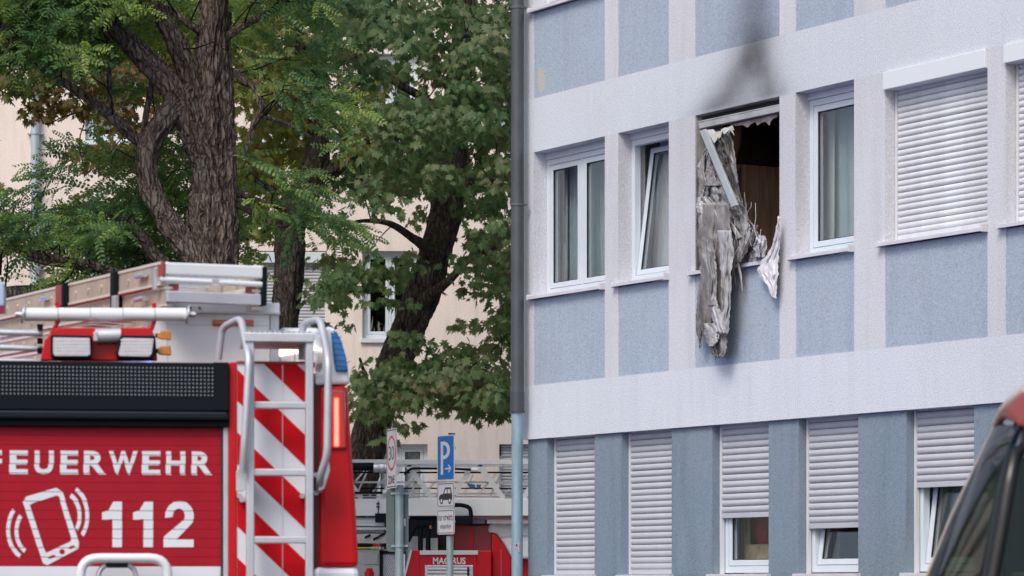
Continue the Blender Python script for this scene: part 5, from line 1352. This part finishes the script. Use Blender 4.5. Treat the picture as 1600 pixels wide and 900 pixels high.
def keepm(x, y):
    k = 1.0
    for (a, b, c, d, v) in bare:
        if a < x < c and b < y < d: k = min(k, v)
    return k
def outside(grid, x, y):
    """the crowns go on past the frame"""
    if y < 0: return 8
    if x < 0: return int(grid[min(int(y//40), len(grid)-1)][0])
    if x >= 800: return int(grid[min(int(y//40), len(grid)-1)][19]) if x < 900 else 0
    r, c = int(y//40), int(x//40)
    return int(grid[r][c]) if r < len(grid) else 0
leaf2, leaf3 = [], []
base_m = maple_leaf(); base_p = pinnate_leaf()
def maple_cluster(c, rad, n, out, Yc):
    ax = Vector((G3.gauss(0,1), G3.gauss(0,1), 0)).normalized()
    for _ in range(n):
        d = Vector((G3.gauss(0,1), G3.gauss(0,1), G3.gauss(0,.75))); d = d.normalized()*(G3.random()**.5)
        p = c + Vector((d.x*rad*1.2, d.y*rad*1.2, d.z*rad*.62 - .25*rad*(d.x*d.x+d.y*d.y)))
        o_ = Vector((d.x, d.y, 0))
        tip = (o_*.7 + Vector((G3.gauss(0,.35), G3.gauss(0,.3)-.1, -.75+G3.gauss(0,.3))))
        nr = Vector((d.x*.5+G3.gauss(0,.3), d.y*.5+G3.gauss(0,.3)-.45, .5+G3.gauss(0,.25)))
        s = G3.uniform(.085, .160)
        out.append(orient(tip, nr, s, p))
cell = 40
stemsM = []
for gy in range(-4, 18):
    for gx in range(-6, 23):
        v = outside(MG, gx*40+1, gy*40+1)
        if gy < 0: v = min(v, 6)
        if v == 0: continue
        area = {1:.25,2:.5,3:.8,4:1.15,5:1.6,6:2.2,7:3.0,8:4.0,9:5.2}[v]
        n = area * (.62 if gy < 8 else .52)
        k = int(n) + (1 if G3.random() < n-int(n) else 0)
        for _ in range(k):
            x, y = (gx+G3.random())*40, (gy+G3.random())*40
            if G3.random() > keepm(x, y): continue
            Yc = G3.uniform(41.8, 49.5)
            kk = keepm(x, y)
            near_left = x < 480
            if near_left: Yc = G3.uniform(42.2, 48)
            if (x-452)**2 < 60**2 and y > 200: Yc = G3.uniform(44.6, 48)
            # keep leaves off the front of the leaning trunk
            tx_ = 700-(y-310)*.36
            if y > 310 and abs(x-tx_) < 46: Yc = G3.uniform(47.2, 49.5) if G3.random() < .8 else 44.5
            c = W(x, y, Yc); rad = G3.uniform(.22, .46)
            tgt = leaf2 if (x + G3.uniform(-50,50) < 520) else leaf3
            maple_cluster(c, rad, int(G3.uniform(34, 56)*(rad/.36)**1.5), tgt, Yc)
            stemsM.append((c, tgt is leaf2))
# deliberate clusters: the dark low fan, hanging sprigs
for (x, y, Y_, n_, r_) in ((575,585,44,60,.5),(600,600,44,60,.5),(630,590,43.8,60,.5),(660,600,43.6,60,.5),(690,590,43.8,55,.5),(720,600,43.8,50,.45),(750,590,43.6,55,.5),(780,600,43.6,50,.45),(565,620,44,50,.45),(610,560,44.3,30,.4),
                           (640,625,43.6,26,.28),(700,630,43.8,24,.25),(735,626,43.8,20,.25),(612,655,44,14,.22),(638,662,44,14,.2),(600,682,44,9,.15),(592,645,44,14,.2),
                           (520,440,44,40,.4),(585,410,44,30,.35),(610,425,44,30,.3),(640,405,44,24,.3),(560,420,44,30,.35),(596,445,44,14,.2),(630,470,44,14,.22),(500,465,44,30,.3),(540,425,44,35,.4),(570,440,44,24,.3),(590,470,44,14,.25),(535,475,44,8,.15),(545,505,44,8,.15),
                           (500,500,45,8,.15),(395,365,45,22,.3),(400,395,45,10,.2),(625,520,43.8,26,.22),(650,530,43.8,14,.2),(700,540,44,26,.35),(670,558,44,20,.3)):
    maple_cluster(W(x, y, Y_), r_, n_, leaf3 if x > 480 else leaf2, Y_); stemsM.append((W(x, y, Y_), x <= 480))
brownL = []
for (x, y, n_, r_) in ((70,130,22,.3),(40,125,22,.3),(95,150,26,.3),(30,145,18,.25),(70,165,20,.28),(10,130,20,.3),(110,120,26,.3),(140,130,26,.3),(130,160,22,.3),(160,150,26,.3),(185,140,30,.35),(200,170,30,.35),(215,190,24,.3),(130,170,20,.25),(60,178,20,.22),(80,165,20,.22),
                       (118,240,14,.2),(135,250,14,.2),(150,238,14,.2),(180,235,14,.2),(205,228,16,.25),(165,260,12,.2),(2,290,6,.12),(195,355,18,.25),(215,370,18,.25),(175,368,12,.2),(250,250,26,.35),(265,300,26,.35),(280,230,20,.3),(240,390,20,.25),(160,345,12,.2),(270,90,30,.4),(240,60,30,.4),(150,110,30,.35),(175,120,30,.35),(200,110,30,.35),(120,95,26,.35),(90,110,24,.3),(225,140,30,.35),(210,215,20,.25),(250,200,24,.3)):
    maple_cluster(W(x, y, 42.5 if x < 230 else 44.5), r_, n_, brownL, 43)
lm_green = leafmat('maple_leaf_green', [(0,(.032,.074,.028)),(.3,(.058,.120,.042)),(.58,(.100,.162,.060)),(.82,(.155,.185,.088)),(1,(.22,.18,.10))], .42)
lm_olive = leafmat('maple_leaf_olive', [(0,(.050,.090,.026)),(.3,(.105,.150,.038)),(.6,(.170,.200,.050)),(.85,(.24,.20,.065)),(1,(.30,.16,.065))], .5)
lm_brown = leafmat('maple_leaf_brown', [(0,(.060,.062,.018)),(.4,(.120,.100,.028)),(.7,(.170,.095,.035)),(1,(.22,.07,.035))], .45)
lm_rob = leafmat('robinia_leaf_green', [(0,(.040,.100,.052)),(.38,(.080,.165,.064)),(.65,(.165,.26,.076)),(.95,(.34,.41,.11))], .48)
# ---- robinia foliage
leafr = []
sprays = []
def pin_spray(c, dirv, n, size):
    """a leafy shoot: compound leaves to both sides of a twig"""
    d = dirv.normalized(); side = d.cross(Vector((0,0,1))).normalized()
    L = .05*n
    for k in range(n):
        u = k/n; s_ = 1 if k % 2 else -1
        p = c + d*(L*u) + Vector((0,0,-.25*u*u*L))
        tip = d*(.45+.4*u) + side*s_*(1-.6*u) + Vector((G3.gauss(0,.3), G3.gauss(0,.2), G3.gauss(-.12,.38)))
        nr = Vector((G3.gauss(0,.5), G3.gauss(-.7,.45), .6))
        leafr.append(orient(tip, nr, size*G3.uniform(.75, 1.15), p))
    return L
for gy in range(-3, 12):
    for gx in range(-5, 20):
        v = outside(RG, gx*40+1, gy*40+1) if gy >= 0 else 7
        if gy < 0 and gx > 12: v = 0
        if v == 0: continue
        n = (v*v*.20+.35*v)*(.55 if gx >= 9 else .95)
        k = int(n) + (1 if G3.random() < n-int(n) else 0)
        for _ in range(k):
            x, y = (gx+G3.random())*40, (gy+G3.random())*40
            if x < 150 and 100 < y < 300 and G3.random() > .05: continue
            if x < 135 and y > 392: continue
            Yc = RY + G3.uniform(-1.5, 1.9)
            if (288 < x < 385 and y > -20) or (210 < x < 300 and 90 < y) : Yc = RY + G3.uniform(.75, 2.2)
            if (150 < x < 300 and 20 < y < 180) and G3.random() < .6: Yc = RY + G3.uniform(.5, 2.0)
            if x < 230 and y > 380: Yc = RY + G3.uniform(-.2, 1.6)
            if 80 < x < 215 and 120 < y < 240 and G3.random() < .85: continue
            if 150 < x < 290 and 45 < y < 250 and G3.random() < .45: continue
            if 225 < x < 385 and y < 120 and G3.random() < .5: continue
            c = W(x, y, Yc); dv = Vector((G3.gauss((-.5 if x < 330 else .6), .5), G3.gauss(-.2, .5), G3.gauss(.0, .22)))
            if x > 300: dv.x *= .6
            if (c.x+dv.normalized().x*.5)/c.y*5000+800 > 548: continue
            e_ = c + dv.normalized()*.55
            bad = False
            for q_, kk in ((c, 0), (c.lerp(e_, .5), 1), (e_, 2)):
                qx, qy = 800+5000*q_.x/q_.y, 920-5000*(q_.z-CAMZ)/q_.y
                if q_.y < RY+.35:
                    if 212 < qx < 302 and 130 < qy < 425: bad = True
                    if 285 < qx < 385 and qy > 0: bad = True
                    tl = 98+(qx-30)*.68
                    if 20 < qx < 235 and abs(qy-tl) < 26: bad = True
                    if 165 < qx < 300 and abs(qy-(30+(qx-165)*1.0)) < 34: bad = True
                    if 240 < qx < 300 and -20 < qy < 150: bad = True
                    if 38 < qx < 130 and 385 < qy: bad = True
                if 5 < qx < 135 and 205 < qy < 292: bad = True
            if bad: continue
            pin_spray(c, dv, G3.randint(7, 12), G3.uniform(.22, .34)); sprays.append(c)
# sprigs that stand out in front of the wall
for (x, y, dx, dz_, n_) in ((75,300,-1,.15,10),(60,318,-1,.1,9),(45,330,-1,-.1,9),(40,350,-1,-.2,9),(15,340,-1,.2,9),(110,262,-1,.3,10),(120,275,-1,.0,10),(130,258,-.8,.5,9),(150,250,-.5,.5,10),(175,242,-.4,.6,9),(95,330,-1,0,10),(30,300,-1,-.1,6),
                           (500,335,1,-.1,11),(520,345,1,-.2,9),(470,330,1,0,11),(480,350,1,-.1,10),(450,335,1,.1,11),(440,270,1,.2,10),(455,285,1,0,9),(420,280,1,.2,10),(480,160,1,.1,11),(510,165,1,.1,10),(500,145,1,.1,10),(470,130,1,.1,11),(450,110,1,.2,10),(440,150,1,.1,11),(455,175,1,0,10),
                           (120,400,-.5,-.4,10),(140,420,-.5,-.4,10),(170,425,-.6,-.3,10),(110,430,-1,0,7)):
    pin_spray(W(x, y, RY-.8+G3.uniform(-.3,.3)), Vector((dx, G3.gauss(-.2,.2), dz_)), n_, .26); sprays.append(W(x, y, RY-.8))
    pin_spray(W(x, y+10, RY-.4), Vector((dx, G3.gauss(-.2,.3), dz_-.2)), n_, .24)

def crown(tree, org, Ms, base, mt, leafname='leaf', ntop=300):
    inv = Matrix.Translation(-org)
    def vis(m):
        t = m.translation; x = 800+5000*t.x/t.y; y = 920-5000*(t.z-CAMZ)/t.y
        return 0 < x < 795 and 0 < y < 720
    order = sorted(range(len(Ms)), key=lambda i: (not vis(Ms[i]), Ms[i].translation.y/ max(.01, Ms[i].to_scale().x)))
    topi = set(order[:ntop]); rest = [inv @ Ms[i] for i in range(len(Ms)) if i not in topi]
    me = leafmesh('crown', base, rest, mt)
    o = bpy.data.objects.new('crown', me); COL.objects.link(o); o.parent = tree; o['kind'] = 'stuff'
    lme = bpy.data.meshes.new(leafname); lme.from_pydata([tuple(v) for v in base[0]], [], base[1]); lme.materials.append(mt); lme.update()
    for i in order[:ntop]:
        lo_ = bpy.data.objects.new(leafname, lme); COL.objects.link(lo_); lo_.parent = o; lo_.matrix_local = inv @ Ms[i]
    return o
crown(rt, RO, leafr, base_p, lm_rob)
# the second maple carries the olive foliage behind the robinia
c2 = crown(t2, O2, leaf2, base_m, lm_olive, ntop=220)
me = leafmesh('turning_leaves', base_m, [Matrix.Translation(-O2) @ m for m in brownL], lm_brown)
o = bpy.data.objects.new('turning_leaves', me); COL.objects.link(o); o.parent = t2; o['kind'] = 'stuff'; o['label'] = 'leaves turning brown and yellow'
crown(t3, O3, leaf3, base_m, lm_green)
# twigs from clusters to the nearest limb
def twigs(cs, segs, tree, org, frac, rmax, r0, mt):
    m = MB(); P = np.array([list(s[0]) for s in segs])
    for c in cs:
        if G3.random() > frac: continue
        d = np.linalg.norm(P-np.array(list(c)), axis=1); k = int(G3.choice(np.nonzero(d < d.min()*1.35+.1)[0]))
        if d[k] > rmax or d[k] < .1: continue
        a = Vector(P[k]); b = c; mid = (a+b)/2 + Vector((G3.gauss(0,.08), G3.gauss(0,.08), .12*d[k]+G3.gauss(0,.05)))
        q1 = a.lerp(mid, .5)+Vector((G3.gauss(0,.03),0,G3.gauss(0,.03))); q2 = mid.lerp(b, .5)+Vector((G3.gauss(0,.03),0,G3.gauss(0,.03)))
        m.tube([v-org for v in (a, q1, mid, q2, b)], [r0*.9, r0*.75, r0*.6, r0*.4, r0*.2], 5, cap=False)
    if m.v:
        o = m.build('twigs', mt, tree); o['kind'] = 'stuff'
twigs(sprays, segs_r, rt, RO, .35, 1.5, .012, bark3)
twigs([c for c, f in stemsM if f], segs2, t2, O2, .2, 1.5, .012, bark3)
twigs([c for c, f in stemsM if not f], segs3, t3, O3, .2, 1.5, .012, bark3)
print('LEAVES', len(leafr), len(leaf2), len(leaf3), len(brownL))
